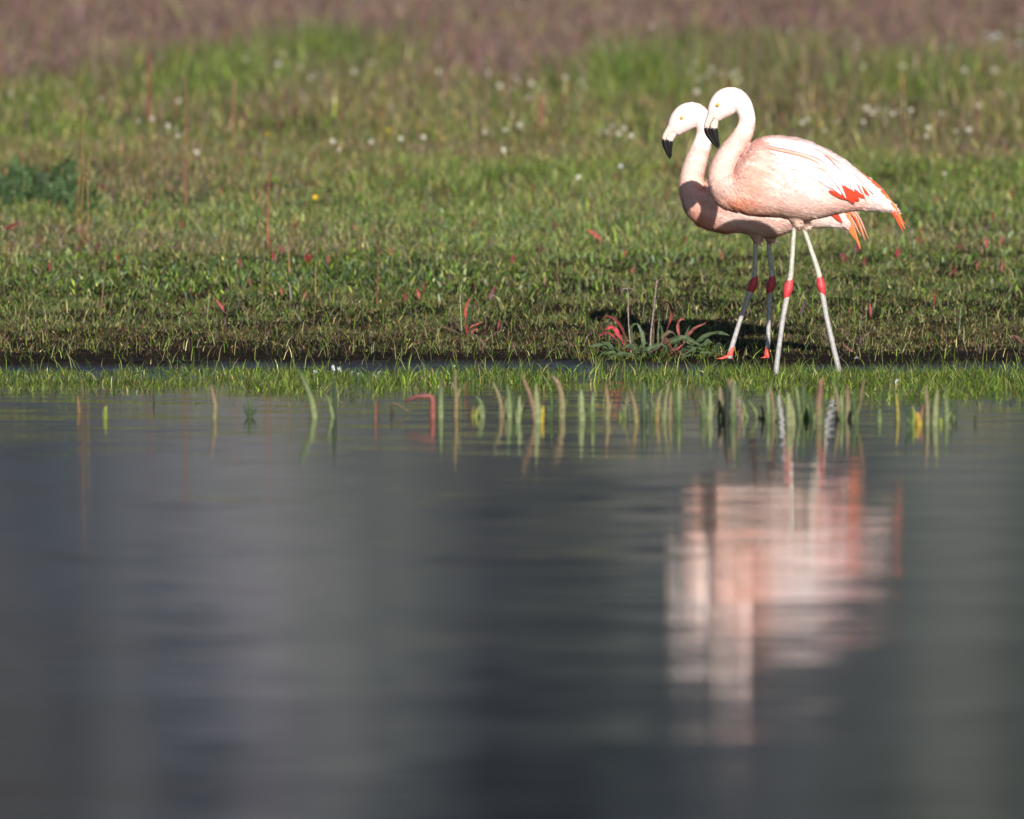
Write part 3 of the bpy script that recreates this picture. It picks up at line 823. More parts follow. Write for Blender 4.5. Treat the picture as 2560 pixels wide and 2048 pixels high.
NEAR = dict(ox=0, oy=0,
    top=[(1772, 452), (1780, 438), (1800, 425), (1820, 425), (1834, 428), (1842, 402), (1852, 383), (1865, 365), (1885, 350.5), (1912, 341.5), (1942, 339), (1980, 342.5), (2016, 351), (2060, 370), (2105, 395), (2135, 419), (2165, 443), (2194, 470), (2209, 488), (2224, 506), (2236, 520)],
    bot=[(1772, 462), (1776, 474), (1788, 490), (1803, 505), (1826, 522), (1862, 535), (1897, 540), (1942, 542), (1972, 547), (2000, 551), (2016, 550), (2046, 545), (2090, 534), (2129, 527), (2165, 526), (2200, 527), (2224, 530), (2236, 533)],
    hw=[(1772, 10), (1780, 28), (1800, 44), (1825, 54), (1850, 62), (1880, 72), (1930, 79), (1990, 77), (2040, 68), (2090, 54), (2130, 41), (2170, 28), (2210, 17), (2236, 6)],
    bx=(1773, 2235), hw_tail=12,
    neck=[(1850, 505, 30), (1822, 478, 42), (1805, 446, 36), (1810, 410, 30.5), (1826, 379, 27), (1846, 352, 24.5), (1860, 328, 23), (1867, 300, 21.3), (1862, 275, 22), (1851, 256, 25.5), (1834, 248, 31), (1816, 254, 35.5), (1801, 268, 32.5), (1790, 283, 25), (1784, 296, 17)],
    njoin=8,
    thigh=[dict(p=[(1975, 515, 26), (1982, 540, 17), (1985, 556, 9.5), (1985.5, 566, 5.5)], d=-14), dict(p=[(2005, 515, 26), (2003, 545, 16), (2006, 560, 9), (2009, 570, 5.5)], d=14)],
    wing_top=[(1838, 420), (1850, 395), (1870, 374), (1900, 362), (1950, 358), (2000, 362), (2050, 378), (2100, 402), (2140, 430), (2185, 468)],
    wing_bot=[(1838, 424), (1850, 455), (1875, 480), (1920, 492), (1980, 492), (2040, 488), (2100, 484), (2140, 478), (2185, 472)],
    wing_x=(1838, 2184), ncov=2600, nfl=30000,
    red=[([(2070, 474), (2088, 484), (2106, 495)], 4.6), ([(2082, 468), (2102, 483), (2121, 499)], 6), ([(2096, 464), (2117, 486), (2135, 506)], 10), ([(2108, 462), (2128, 483), (2146, 500)], 10), ([(2122, 460), (2142, 478), (2158, 493)], 7.5), ([(2140, 458), (2157, 473), (2171, 487)], 4.2), ([(2102, 468), (2120, 486), (2131, 500)], 9), ([(2086, 474), (2100, 486), (2112, 497)], 4)],
    long=long_paths(0, 0, 3),
    prim=[([(2150, 432), (2205, 478), (2261, 560)], 5.5, 'r'), ([(2170, 452), (2222, 500), (2262, 572)], 5.5, 'o'), ([(2180, 466), (2226, 512), (2256, 576)], 5.5, 'r'), ([(2185, 476), (2226, 518), (2252, 570)], 5, 'o'), ([(2195, 488), (2226, 522), (2245, 556)], 4.5, 'r'), ([(2200, 478), (2238, 520), (2258, 560)], 4.5, 'o'), ([(2215, 505), (2236, 530), (2246, 552)], 4, 'p')],
    corner=(1838, 281), eye=(1792.5, 261), eye_d=25.5,
    ub=[(1781, 284, 13.5, 13), (1772, 302, 10, 11), (1766.5, 319, 8, 9.5), (1769, 334, 6.6, 8), (1779, 350, 5.0, 6.5), (1789, 363, 3.4, 4.5), (1796.5, 372.5, .7, 1)],
    lb=[(1791, 290, 8, 11), (1786, 305, 9.5, 10.5), (1783.5, 319, 10.3, 10), (1785.5, 334, 9.4, 9), (1790, 349, 6.6, 7), (1795, 361, 3.8, 4.5), (1798, 368, 1, 1.2)],
    split=dict(ub=8, lb=8),
    gape=[(1788.5, 289, .8, 11.5), (1780, 300, 1.3, 11.8), (1774, 311, 1.4, 11.2), (1774.5, 325, 1.3, 10.5), (1780.5, 342, 1.2, 8), (1790, 358, 1, 5)],
    legs=[dict(p=[(1985.5, 545, 5.6), (1985, 565, 5.6), (1981, 620, 6.0), (1977, 680, 6.6), (1971, 716, 8), (1966, 745, 7.2), (1957, 795, 6.4), (1950, 845, 6.2), (1944, 890, 6.4), (1941, 915, 6.6), (1939.5, 938, 7), (1938.5, 952, 7)], d=-14, hk=(1970.6, 716),
               hock=[(1976.5, 692, 5.5), (1974.5, 702, 8.4), (1971.5, 713, 11.6), (1969, 724, 12), (1966.5, 736, 9.6), (1964.5, 746, 6.5)], foot=(1938, 984)),
          dict(p=[(2004, 550, 5.8), (2009, 570, 5.8), (2026, 620, 6.2), (2046, 681, 7), (2052.5, 715, 8.2), (2058, 745, 7), (2067, 795, 6.4), (2078, 843, 6.4), (2089, 890, 6.8), (2094.5, 913, 7), (2098, 936, 7.4), (2100, 950, 7.4)], d=14, hk=(2053, 713),
               hock=[(2047.5, 688, 6.2), (2050, 698, 9), (2052, 709, 11.2), (2054, 719, 11.4), (2056.5, 730, 8.8), (2058.5, 742, 6)], foot=(2103, 984))])

fo = (-112, 43)     # far bird's frame relative to the near bird's
FAR = dict(ox=fo[0], oy=fo[1],
    top=[(1700, 470), (1712, 462), (1730, 455), (1750, 460), (1762, 462), (1775, 440), (1790, 425), (1815, 408), (1850, 398), (1890, 396), (1930, 402), (1970, 418), (2010, 442), (2050, 474), (2085, 508), (2105, 530), (2123, 550)],
    bot=[(1700, 490), (1703, 500), (1712, 520), (1722, 538), (1737, 557), (1760, 571), (1804, 582), (1848, 581), (1878, 587), (1900, 592), (1930, 592), (1950, 587), (1978, 577), (2019, 570), (2071, 567), (2100, 571), (2123, 570)],
    hw=[(1700, 10), (1707, 26), (1725, 42), (1750, 54), (1780, 64), (1830, 74), (1890, 74), (1940, 64), (1990, 50), (2040, 34), (2080, 22), (2110, 13), (2123, 6)],
    bx=(1701, 2122), hw_tail=10,
    neck=[(1780, 535, 30), (1752, 510, 42), (1733, 478, 35), (1730, 442, 29.5), (1740, 402, 27), (1753, 366, 23.5), (1760, 335, 20.5), (1759, 310, 21.5), (1750, 293, 26), (1735, 285, 30.5), (1717, 291, 34), (1702, 304, 31), (1690, 319, 24), (1683, 331, 16)],
    njoin=8,
    thigh=[dict(p=[(1880, 555, 26), (1884, 578, 17), (1887, 594, 9.5), (1888, 604, 5.5)], d=-13), dict(p=[(1915, 555, 24), (1918, 580, 15), (1921, 596, 9), (1922, 604, 5.5)], d=13)],
    wing_top=[(1772, 470), (1785, 445), (1810, 425), (1850, 415), (1900, 415), (1950, 430), (2000, 458), (2060, 502)],
    wing_bot=[(1772, 474), (1785, 500), (1820, 525), (1870, 535), (1930, 535), (1990, 528), (2060, 512)],
    wing_x=(1772, 2059), ncov=700, nfl=24000,
    red=[([(2030, 500), (2060, 520), (2085, 532)], 7), ([(2040, 495), (2075, 522), (2100, 545)], 7), ([(2050, 505), (2080, 530), (2105, 555)], 7)],
    long=[(np.array(p, float), 5.5, 'w', i*.3) for i, p in enumerate([((1900, 405), (1980, 430), (2060, 490)), ((1900, 415), (1970, 445), (2040, 500)), ((1900, 425), (1960, 455), (2020, 505)), ((1950, 430), (2010, 465), (2080, 525)), ((1880, 440), (1940, 470), (2000, 510))])],
    prim=[([(2070, 508), (2115, 535), (2151, 622)], 6, 'o'), ([(2075, 520), (2108, 550), (2148, 610)], 6.5, 'o'), ([(2080, 525), (2108, 548), (2138, 590)], 7, 'o'),
          ([(2080, 508), (2135, 535), (2162, 601)], 2.6, 'p'), ([(2085, 505), (2138, 530), (2171, 597)], 2.6, 'p'), ([(2075, 505), (2125, 530), (2160, 592)], 2.6, 'r'), ([(2070, 505), (2120, 535), (2152, 590)], 3, 'p'), ([(2080, 520), (2120, 545), (2145, 600)], 3.5, 'r'), ([(2085, 512), (2140, 545), (2165, 600)], 2, 'o')],
    corner=(1740, 325), eye=(1703, 294), eye_d=24,
    ub=[(1682, 318, 14.5, 13), (1671, 330, 10.5, 11), (1662, 345, 8, 9.5), (1661, 358, 6.6, 8), (1665, 373, 5.2, 6.5), (1670, 387, 3.6, 4.5), (1674.3, 398, .7, 1)],
    lb=[(1688, 328, 8, 10.5), (1680, 338, 9.5, 10.5), (1673, 350, 10, 10), (1672.5, 364, 8.6, 9), (1674, 378, 5.6, 6.5), (1676, 388, 3, 3.6), (1676.5, 395, 1, 1.2)],
    split=dict(ub=9, lb=8),
    gape=[(1688, 318, .8, 11.5), (1677, 326, 1.2, 11.5), (1667, 338, 1.4, 11), (1665, 350, 1.3, 10), (1667.5, 367, 1.2, 8), (1672, 384, 1, 5)],
    legs=[dict(p=[(1887, 585, 5.6), (1888, 602, 5.6), (1887.5, 640, 5.6), (1886, 690, 6.4), (1880, 716, 8), (1872, 738, 6.8), (1861, 770, 5.8), (1848, 806, 5.8), (1836, 845, 6.2), (1827, 875, 6.8), (1822, 896, 8)], d=-13, hk=(1881, 712),
               hock=[(1887, 687, 5.8), (1886.5, 696, 8), (1883, 707, 10.8), (1879, 719, 10.6), (1875, 729, 7.5)], foot=(1821, 899)),
          dict(p=[(1920.5, 585, 5.6), (1921.5, 602, 5.6), (1925, 640, 6), (1930, 690, 7), (1928, 715, 8.4), (1925, 740, 6.8), (1923, 780, 5.6), (1921.5, 820, 5.6), (1920, 860, 6), (1918.5, 885, 6.6), (1917.5, 900, 7)], d=13, hk=(1928, 711),
               hock=[(1931, 688, 6.4), (1930.5, 698, 9.2), (1928.5, 710, 11.3), (1925.5, 721, 10.8), (1924, 734, 7.2)], foot=(1917, 903))])

make_bird(Bird(2015, 935, 46.0, NEAR), 'flamingo', 'taller pink flamingo in front, its whole back and folded wing in full sun')
make_bird(Bird(1905, 908, 46.95, FAR), 'flamingo', 'smaller flamingo behind the taller one, its head leftmost, chest and legs shaded')

# ------------------------------------------------------------------ plants
def leaf_mb(mb, pts, W, c0, c1, fold=.25, wave=0.0, prof=(.16, .45), face=None, n=12, seed=0):
    """broad leaf along world path pts; its face turned to 'face'"""
    r = np.random.default_rng(seed)
    P = catmull(np.array(pts, float), n); t = np.linspace(0, 1, n)
    T = np.gradient(P, axis=0); T /= (np.linalg.norm(T, axis=1)[:, None] + 1e-9)
    fc = np.array(face if face is not None else (.1, -1, .35), float); fc /= np.linalg.norm(fc)
    S = np.cross(T, fc); S /= (np.linalg.norm(S, axis=1)[:, None] + 1e-6)
    wp = W * (.16 + .84*np.clip((t - prof[0])/(prof[1]-prof[0]), 0, 1)**1.1) * np.clip((1.0 - t)/.42, 0, 1)**.6
    wp = np.maximum(wp, W*.02)
    rows = []
    for k in (-1, -.5, 0, .5, 1):
        wv = wave * W * np.sin(t*19 + k*2 + seed) * abs(k)
        rows.append(P + S*(wp*k)[:, None] + fc*((-fold*wp*(1-abs(k)))[:, None] + wv[:, None]))
    V = np.stack(rows, 1).reshape(-1, 3)
    F = [(i*5+j, i*5+j+1, (i+1)*5+j+1, (i+1)*5+j) for i in range(n-1) for j in range(4)]
    C = []
    for i in range(n):
        for k in range(5):
            c = np.array(c0)*(1-t[i]) + np.array(c1)*t[i]
            c = c*(1.25 if k == 2 else r.uniform(.85, 1.1)); C.append(tuple(c))
    mb.add(V, F, C)

def tube_mb(mb, pts, r0, r1, c0, c1, n=14, seg=7, knob=0.0, seed=0):
    P = catmull(np.array(pts, float), n); t = np.linspace(0, 1, n)
    rr = r0 + (r1 - r0)*t
    if knob: rr = rr*(1 + knob*np.random.default_rng(seed).uniform(-1, 1, n))
    T = P[-1] - P[0]
    side = (0, 1, 0) if abs(T[1]) < .9*np.linalg.norm(T) else (1, 0, 0)
    v, f = sweep(P, rr, rr, seg, True, side)
    C = [tuple(np.array(c0)*(1-tt) + np.array(c1)*tt) for tt in t for _ in range(seg)]
    mb.add(v, f, C)

def shift(mbv, o): return [tuple(np.array(p) - o) for p in mbv]
def finish(mb, name, mat, parent, origin, smooth=True):
    mb.v = shift(mb.v, origin)
    return mb.build(name, mat, parent, smooth)

GREEN = (.040, .070, .020); DKGREEN = (.024, .044, .016); GREYG = (.060, .088, .038); RED = (.20, .022, .026); DKRED = (.11, .016, .018); PINKR = (.34, .075, .065)
BRN = (.085, .040, .030); BRED = (.27, .075, .06); DRY = (.22, .17, .15); ORG = (.32, .075, .03); YEL = (.36, .28, .02)

# --- the large red and green dock at the water's edge, left of the flamingos
base = on_ground(1630, 897); Yd = base[1] - .12
dock = empty('dock_plant', base)
tag(dock, 'large dock plant with red and green leaves and two dry stalks, beside the flamingos', 'plant')
def dpt(l, off=0.0): return [at(x, y, Yd + off) for x, y in l]
for k, (l, ra, rb) in enumerate([([(1578, 885), (1576, 862), (1571.5, 810), (1570.6, 760), (1570.6, 736)], .0032, .0028), ([(1626, 885), (1627, 838), (1631, 800), (1635.5, 763), (1640, 720), (1642, 702)], .0042, .0034)]):
    mb = MB(); tube_mb(mb, dpt(l, -.02), ra, rb, (.30, .20, .20), DRY, 26, 8, .25, k)
    if k == 0:
        tube_mb(mb, dpt([(1570.6, 737), (1569, 726), (1564, 721), (1557, 723), (1556, 728)], -.02), .0024, .0016, DRY, DRY, 12, 6, .3)
        tube_mb(mb, dpt([(1570.6, 737), (1577, 731), (1582.5, 724), (1574, 720.5), (1565, 721)], -.02), .0020, .0015, DRY, DRY, 12, 6, .3)
    else:
        tube_mb(mb, dpt([(1642, 704), (1648, 700), (1658, 694)], -.02), .0022, .0008, DRY, DRY, 8, 6, .3)
    finish(mb, 'dry_stalk', M_STALK, dock, base)
DL = [  # path, width, c0, c1, label, depth
 ([(1575, 885), (1564, 850), (1550, 814), (1538, 798), (1520, 791), (1508, 795), (1503, 805)], .0085, RED, DKRED, 'arching red leaf', -.05),
 ([(1572, 886), (1561, 865), (1545, 835), (1537, 822), (1526, 818), (1512, 824)], .0135, RED, (.5, .05, .07), 'broad bright red leaf', -.08),
 ([(1566, 884), (1546, 856), (1530, 838), (1513, 832), (1492, 844)], .0065, RED, RED, 'thin low red leaf', -.10),
 ([(1663, 880), (1667, 830), (1674, 806), (1680, 784), (1676, 765), (1668, 755), (1655, 751)], .0075, BRED, RED, None, -.03),
 ([(1690, 885), (1698, 846), (1695, 822), (1697, 803), (1706, 797), (1713, 801)], .0095, BRED, BRED, None, -.06),
 ([(1690, 880), (1718, 842), (1735, 822), (1756, 811), (1768, 803), (1768, 795)], .0085, BRN, BRED, None, -.04),
 ([(1700, 885), (1745, 852), (1774, 836), (1795, 831), (1812, 835), (1829, 842)], .0130, DKGREEN, GREYG, None, -.02),
 ([(1655, 885), (1676, 858), (1700, 845), (1718, 846), (1736, 856), (1755, 866)], .0150, GREEN, GREYG, None, -.12),
 ([(1700, 888), (1740, 868), (1762, 860), (1778, 857), (1792, 864)], .0115, GREYG, GREEN, None, -.10),
 ([(1600, 882), (1618, 876), (1638, 866), (1655, 862), (1668, 868)], .0150, GREYG, GREYG, None, -.16),
 ([(1600, 886), (1590, 872), (1576, 864), (1562, 868), (1552, 874)], .0130, GREYG, GREEN, None, -.13),
 ([(1550, 888), (1520, 868), (1500, 863), (1485, 864), (1466, 869)], .0120, GREEN, GREYG, None, -.06),
 ([(1590, 890), (1555, 884), (1530, 880), (1510, 882), (1494, 894)], .0120, GREEN, GREEN, None, -.18),
 ([(1600, 892), (1580, 888), (1556, 884), (1535, 890), (1518, 899)], .0110, GREEN, GREYG, None, -.24),
 ([(1610, 882), (1608, 850), (1602, 826), (1592, 806)], .0110, GREYG, (.13, .17, .10), None, -.02),
 ([(1622, 884), (1626, 830), (1624, 784)], .0045, GREYG, GREYG, None, .02),
 ([(1645, 880), (1646, 830), (1650, 784)], .0065, (.10, .11, .05), (.10, .11, .05), None, .04),
 ([(1632, 880), (1634, 820), (1636, 790)], .0055, (.10, .11, .05), BRN, None, .05),
 ([(1700, 884), (1714, 842), (1719, 826), (1725, 813)], .0075, GREEN, GREYG, None, -.01),
 ([(1650, 886), (1656, 842), (1654, 820), (1650, 808)], .0080, GREEN, GREEN, None, 0),
 ([(1628, 890), (1640, 872), (1660, 857), (1672, 851), (1684, 842)], .0110, BRN, BRN, None, -.08),
 ([(1650, 884), (1660, 842), (1672, 830), (1685, 834), (1692, 846)], .0105, BRN, (.11, .09, .05), None, -.05),
 ([(1665, 897), (1678, 884), (1691, 875), (1705, 862), (1714, 852)], .0042, RED, PINKR, None, -.2),
 ([(1662, 896), (1670, 890), (1680, 876), (1668, 850)], .0035, RED, RED, None, -.15),
 ([(1580, 880), (1578, 820), (1586, 810), (1600, 812)], .0095, GREYG, GREEN, None, .04),
 ([(1690, 890), (1770, 880), (1785, 888)], .0080, GREEN, GREYG, None, -.12),
]
rq = np.random.default_rng(77)
for _ in range(34):
    x = rq.uniform(1500, 1790); L_ = rq.uniform(18, 46); s_ = rq.choice([-1, 1]) if 1560 < x < 1740 else (-1 if x < 1600 else 1)
    y = 890 - 10*rq.random(); up = rq.uniform(8, 36)
    cc_ = [GREEN, DKGREEN, GREYG, BRN][rq.integers(0, 4)]
    DL.append(([(x, y), (x + s_*L_*.4, y - up), (x + s_*L_, y - up*rq.uniform(.3, .9))], rq.uniform(.005, .010), cc_, cc_, None, rq.uniform(-.2, .15)))
for k, (l, W, c0, c1, lab, off) in enumerate(DL):
    mb = MB(); pts = dpt(l, off)
    b0 = pts[0]; b0[2] = min(b0[2], base[2] + .012)
    leaf_mb(mb, pts, W*(.95 if c0[0] > .1 else .82), c0, c1, .35, .35, ((.40, .70) if c0[0] > .1 else (.12, .4)), (random.uniform(-.3, .4), -1, random.uniform(.3, .9)), 18, k)
    o = finish(mb, 'leaf', M_LEAF, dock, base)
    if lab: o['label'] = lab

rr = np.random.default_rng(44)
n = 900
gx = base[0] + rr.normal(0, .17, n); gy = base[1] + rr.normal(-.06, .10, n)
blades('dock_tuft_grass', gx, gy, terr(gx, gy) - .002, rr.uniform(.02, .07, n), rr.uniform(.002, .0038, n), rr.uniform(.2, 1.0, n),
       palette(['green', 'lime', 'dark', 'straw', 'red', 'olive'], [1.4, 1.2, 1, .3, .35, .8], n), 'green and rusty grass growing through the large dock plant')
# --- the small dock in the turf left of it
Ys = on_ground(1166, 842)[1]
base = on_ground(1166, 842)
pl = empty('dock_plant', base)
tag(pl, 'small dock plant with one upright red leaf, in the turf near the middle', 'plant')
def spt(l, off=0): return [at(x, y, Ys + off) for x, y in l]
mb = MB(); tube_mb(mb, spt([(1155, 836), (1153, 800), (1151, 765), (1150, 735)], -.03), .0026, .0018, (.25, .30, .08), (.35, .30, .22), 14, 7, .15)
finish(mb, 'stalk', M_STALK, pl, base)
for k, (l, W, c0, c1) in enumerate([
    ([(1150, 735), (1152, 722), (1160, 705), (1163, 701)], .0030, (.09, .13, .03), (.10, .15, .04)), ([(1151, 738), (1149, 722), (1148, 706)], .0026, (.09, .13, .03), (.10, .15, .04)),
    ([(1151, 738), (1158, 725), (1166, 708)], .0028, (.09, .13, .03), (.10, .15, .04)), ([(1151, 740), (1146, 730), (1144, 715)], .0026, (.09, .13, .03), (.10, .15, .04)),
    ([(1151, 742), (1153, 712), (1156, 702)], .0024, (.18, .22, .08), (.18, .22, .08)),
    ([(1165, 838), (1166, 800), (1163, 775), (1168, 757), (1177, 744)], .0062, ORG, (.36, .05, .05)),
    ([(1166, 838), (1170, 800), (1176, 772), (1184, 757)], .0080, GREEN, DKGREEN),
    ([(1168, 842), (1166, 825), (1164, 810)], .0060, DKRED, RED), ([(1168, 830), (1180, 815), (1195, 810), (1211, 803)], .0030, PINKR, PINKR), ([(1174, 836), (1184, 826), (1196, 822)], .0030, PINKR, PINKR),
    ([(1160, 840), (1145, 815), (1135, 800), (1128, 795)], .0060, (.05, .035, .035), (.06, .04, .035)), ([(1160, 842), (1140, 830), (1122, 822), (1103, 817)], .0050, (.03, .03, .02), BRN),
    ([(1150, 750), (1158, 750), (1166, 748)], .0030, DKGREEN, DKGREEN), ([(1150, 755), (1142, 765), (1130, 768)], .0030, DKGREEN, GREEN)]):
    mb = MB(); leaf_mb(mb, spt(l, -.02 - .004*k), W, c0, c1, .3, .1, (.1, .35), None, 12, k + 60); finish(mb, 'leaf', M_LEAF, pl, base)

# --- single dead or red leaves and sprigs in the turf
def sprig(name, label, cat, px, py, topx, topy, W, c0, c1, group=None, bend=0, part='leaf', n=1, rise=8):
    b = on_ground(px, py + rise)
    r = empty(name, b); tag(r, label, cat, group)
    Y0 = b[1]; c0 = tuple(.75*q for q in c0); c1 = tuple(.75*q for q in c1)
    for k in range(n):
        mb = MB(); s = (k - (n-1)/2)
        l = [(px, py + rise), ((px + topx)/2 + bend + s*5, (py + topy)/2 + abs(s)*3), (topx + s*11, topy + abs(s)*6)]
        pts = [at(x, y, Y0 - .01*k) for x, y in l]; pts[0] = b
        leaf_mb(mb, pts, W*.78, c0, c1, .3, .2, (.15, .4), None, 9, int(px) + k); finish(mb, part, M_LEAF, r, b)
    return r
G1 = 'small dock leaves scattered in the meadow'
for (nm, lab, x, y, tx, ty, W, c0, c1, bd, n) in [
  ('dock_leaf', 'long crimson dock leaf lying at the left edge of the photo', 0, 580, 52, 556, .0115, RED, DKRED, -4, 1),
  ('dock_leaf', 'red speckled leaf standing in the turf left of centre', 562, 775, 540, 750, .0085, (.45, .10, .11), (.50, .08, .10), 0, 1),
  ('dock_leaf', 'withered grey and maroon torn leaf, up right of the small dock plant', 1222, 752, 1238, 714, .0130, (.16, .12, .11), (.22, .06, .08), 0, 1),
  ('dock_leaf', 'narrow maroon leaf in the turf just right of the small dock plant', 1242, 824, 1250, 792, .0075, (.22, .05, .06), (.20, .06, .06), 2, 1),
  ('dock_leaf', 'pink-red leaf tilted in blurred grass between centre and the flamingos', 1512, 606, 1465, 572, .0105, (.42, .08, .09), (.5, .08, .08), 2, 1),
  ('dock_leaf', 'tiny upright bright red sprig in the turf right of the flamingos', 2336, 765, 2337, 723, .0055, RED, (.35, .05, .05), 0, 1),
  ('dock_leaf', 'small pointed pink leaf standing just right of the flamingo legs', 2176, 790, 2174, 757, .0065, PINKR, (.50, .10, .10), 1, 1),
  ('dock_leaf', 'pair of salmon dock leaves near the middle of the bank top', 1049, 745, 1043, 722, .0085, (.52, .16, .12), (.55, .12, .10), 0, 1),
  ('dock_leaf', 'thin crimson leaf above the pair of salmon leaves', 1061, 725, 1063, 700, .0045, DKRED, RED, 0, 1),
  ('dock_leaf', 'crumpled brown leaf at the right edge above the mud', 2560, 855, 2528, 835, .0120, (.16, .08, .06), (.14, .06, .05), 0, 2),
  ('dock_leaf', 'dead maroon leaf on a dark stem behind the flamingo legs', 2000, 790, 2016, 757, .0085, (.12, .07, .08), (.14, .07, .09), -3, 1),
  ('dock_leaf', 'grey brown folded leaf in the turf right of the flamingo legs', 2150, 850, 2178, 828, .0080, (.12, .09, .08), (.15, .11, .09), 0, 1),
  ('dock_leaf', 'tan dry leaf standing among green leaves right of centre', 1360, 712, 1364, 684, .0060, (.32, .22, .14), (.35, .20, .12), 0, 1),
  ('dock_leaf', 'dark maroon leaf pair in the meadow right of the dark leafy clump', 262, 478, 246, 456, .0125, DKRED, (.12, .02, .03), 2, 2),
  ('dock_leaf', 'deep pink dock leaf in the meadow left of centre', 683, 650, 681, 627, .0095, (.50, .05, .12), RED, 2, 1),
  ('dock_leaf', 'magenta leaf beside the deep pink dock leaf', 705, 630, 702, 612, .0075, (.35, .04, .12), (.4, .04, .12), 0, 1),
  ('dock_leaf', 'brown-red winged dock leaf by the tall seeded stalks', 768, 655, 772, 630, .0100, (.28, .05, .04), (.22, .04, .03), 0, 3),
  ('dock_leaf', 'maroon curled leaf low by the tallest blurred stalk', 628, 716, 622, 690, .0080, (.20, .06, .05), (.24, .08, .06), 0, 1),
  ('dock_leaf', 'pink sprig at the right between two blurred stalks', 2466, 622, 2466, 592, .0085, (.50, .07, .12), (.5, .07, .1), 0, 1),
  ('dock_leaf', 'reddish sprig in the blurred grass near the right edge', 2501, 612, 2503, 588, .0075, (.42, .08, .09), (.4, .08, .08), 2, 1),
  ('dock_leaf', 'long dull pink leaf under the pink sprig at the right', 2500, 682, 2508, 645, .0075, (.38, .12, .12), (.3, .08, .09), 2, 1),
  ('dock_leaf', 'small dark red leaf below the far flamingo tail', 2143, 632, 2143, 606, .0125, (.20, .03, .06), (.18, .03, .06), 0, 1),
  ('dock_leaf', 'round red leaf right of the far flamingo tail', 2243, 640, 2245, 620, .0115, (.36, .03, .05), (.36, .03, .05), 0, 1),
  ('dock_leaf', 'pair of dull red leaves under the tail of the far flamingo', 2111, 655, 2106, 628, .0075, (.32, .06, .09), (.3, .05, .08), 0, 2)]:
    sprig(nm, lab, 'leaf', x, y, tx, ty, W, c0, c1, None, bd, 'leaf', n)
# many little red leaves of the blurred meadow, told apart only by the stretch of grass they stand in
sm = [(104, 597), (599, 655), (706, 725), (766, 735), (342, 476), (373, 488), (551, 480), (603, 413), (296, 643), (125, 664), (820, 646), (980, 628), (1010, 741), (1223, 605), (1279, 646), (1560, 631), (1583, 676), (1713, 598), (1802, 635), (2299, 601), (2386, 676), (2400, 615), (2440, 662), (2160, 653),
      (640, 400), (740, 560), (900, 470), (1060, 520), (1150, 430), (1330, 470), (1390, 560), (1180, 560), (1480, 520), (1350, 620), (450, 560), (860, 560), (1600, 560), (30, 610), (2340, 500), (2480, 540), (2530, 480), (690, 380), (270, 385), (410, 395), (1540, 440), (975, 500)]
ZN = {}
for (x, y) in sm:
    ZN.setdefault(('left third' if x < 860 else 'middle' if x < 1720 else 'right third', 'just behind the bank top' if y > 590 else 'farther back'), []).append((x, y))
_O = ['first', 'second', 'third', 'fourth', 'fifth', 'sixth', 'seventh', 'eighth', 'ninth', 'tenth', 'eleventh', 'twelfth', 'thirteenth', 'fourteenth']
for (zone, dep), pts in ZN.items():
    pts.sort()
    for i_, (x, y) in enumerate(pts):
        c = random.choice([(.27, .045, .045), (.22, .035, .04), (.32, .09, .06), (.17, .045, .035)])
        wd = random.uniform(.006, .0105)
        sprig('red_leaf', 'little red leaf %s, %s from the left in the %s' % (dep, _O[i_], zone), 'leaf', x, y + 10, x + random.uniform(-7, 7), y - 10, wd, c, c, G1, 0, 'leaf', 1)

# --- tall thin seed stalks
def stalk(label, path, r0, r1, c0, c1, buds=0, head=None, group='tall thin stalks in the meadow'):
    b = on_ground(*path[0]); Y0 = b[1]
    r = empty('weed_stalk', b); tag(r, label, 'plant stalk', group)
    r0 *= 1.25; r1 *= 1.25
    mb = MB(); pts = [at(x, y, Y0) for x, y in path]; pts[0] = b - np.array([0, 0, .01])
    tube_mb(mb, pts, r0, r1, c0, c1, 18, 6, .12, int(path[0][0]))
    finish(mb, 'stem', M_STALK, r, b)
    if buds:
        P = catmull(np.array(pts), 60); mb = MB(); rr = np.random.default_rng(int(path[0][0]))
        for k in range(buds):
            p = P[rr.integers(24, 60)]; s = rr.uniform(.002, .0042)
            a = rr.uniform(0, 6.28); q = p + np.array([math.cos(a), math.sin(a), .4])*rr.uniform(.003, .009)
            v = [q + np.array(o_)*s for o_ in ((1, 0, 0), (-1, 0, 0), (0, 1, 0), (0, -1, 0), (0, 0, 1.4), (0, 0, -1.4))]
            mb.add(v, [(0, 2, 4), (2, 1, 4), (1, 3, 4), (3, 0, 4), (2, 0, 5), (1, 2, 5), (3, 1, 5), (0, 3, 5)], tuple(np.array(c1)*rr.uniform(.6, 1.2)))
        o = finish(mb, 'seeds', M_STALK, r, b, False); tag(o, kind='stuff')
    if head is not None:
        p = pts[-1]; mb = MB(); tube_mb(mb, [p - np.array([0, 0, .006]), p + np.array([0, 0, .003]), p + np.array([0, 0, .012])], .006, .005, head, head, 8, 8)
        finish(mb, 'seed_head', M_STALK, r, b)
SRED, SGRN, SBRN, SPNK = (.20, .055, .035), (.10, .11, .04), (.12, .06, .035), (.26, .13, .09)
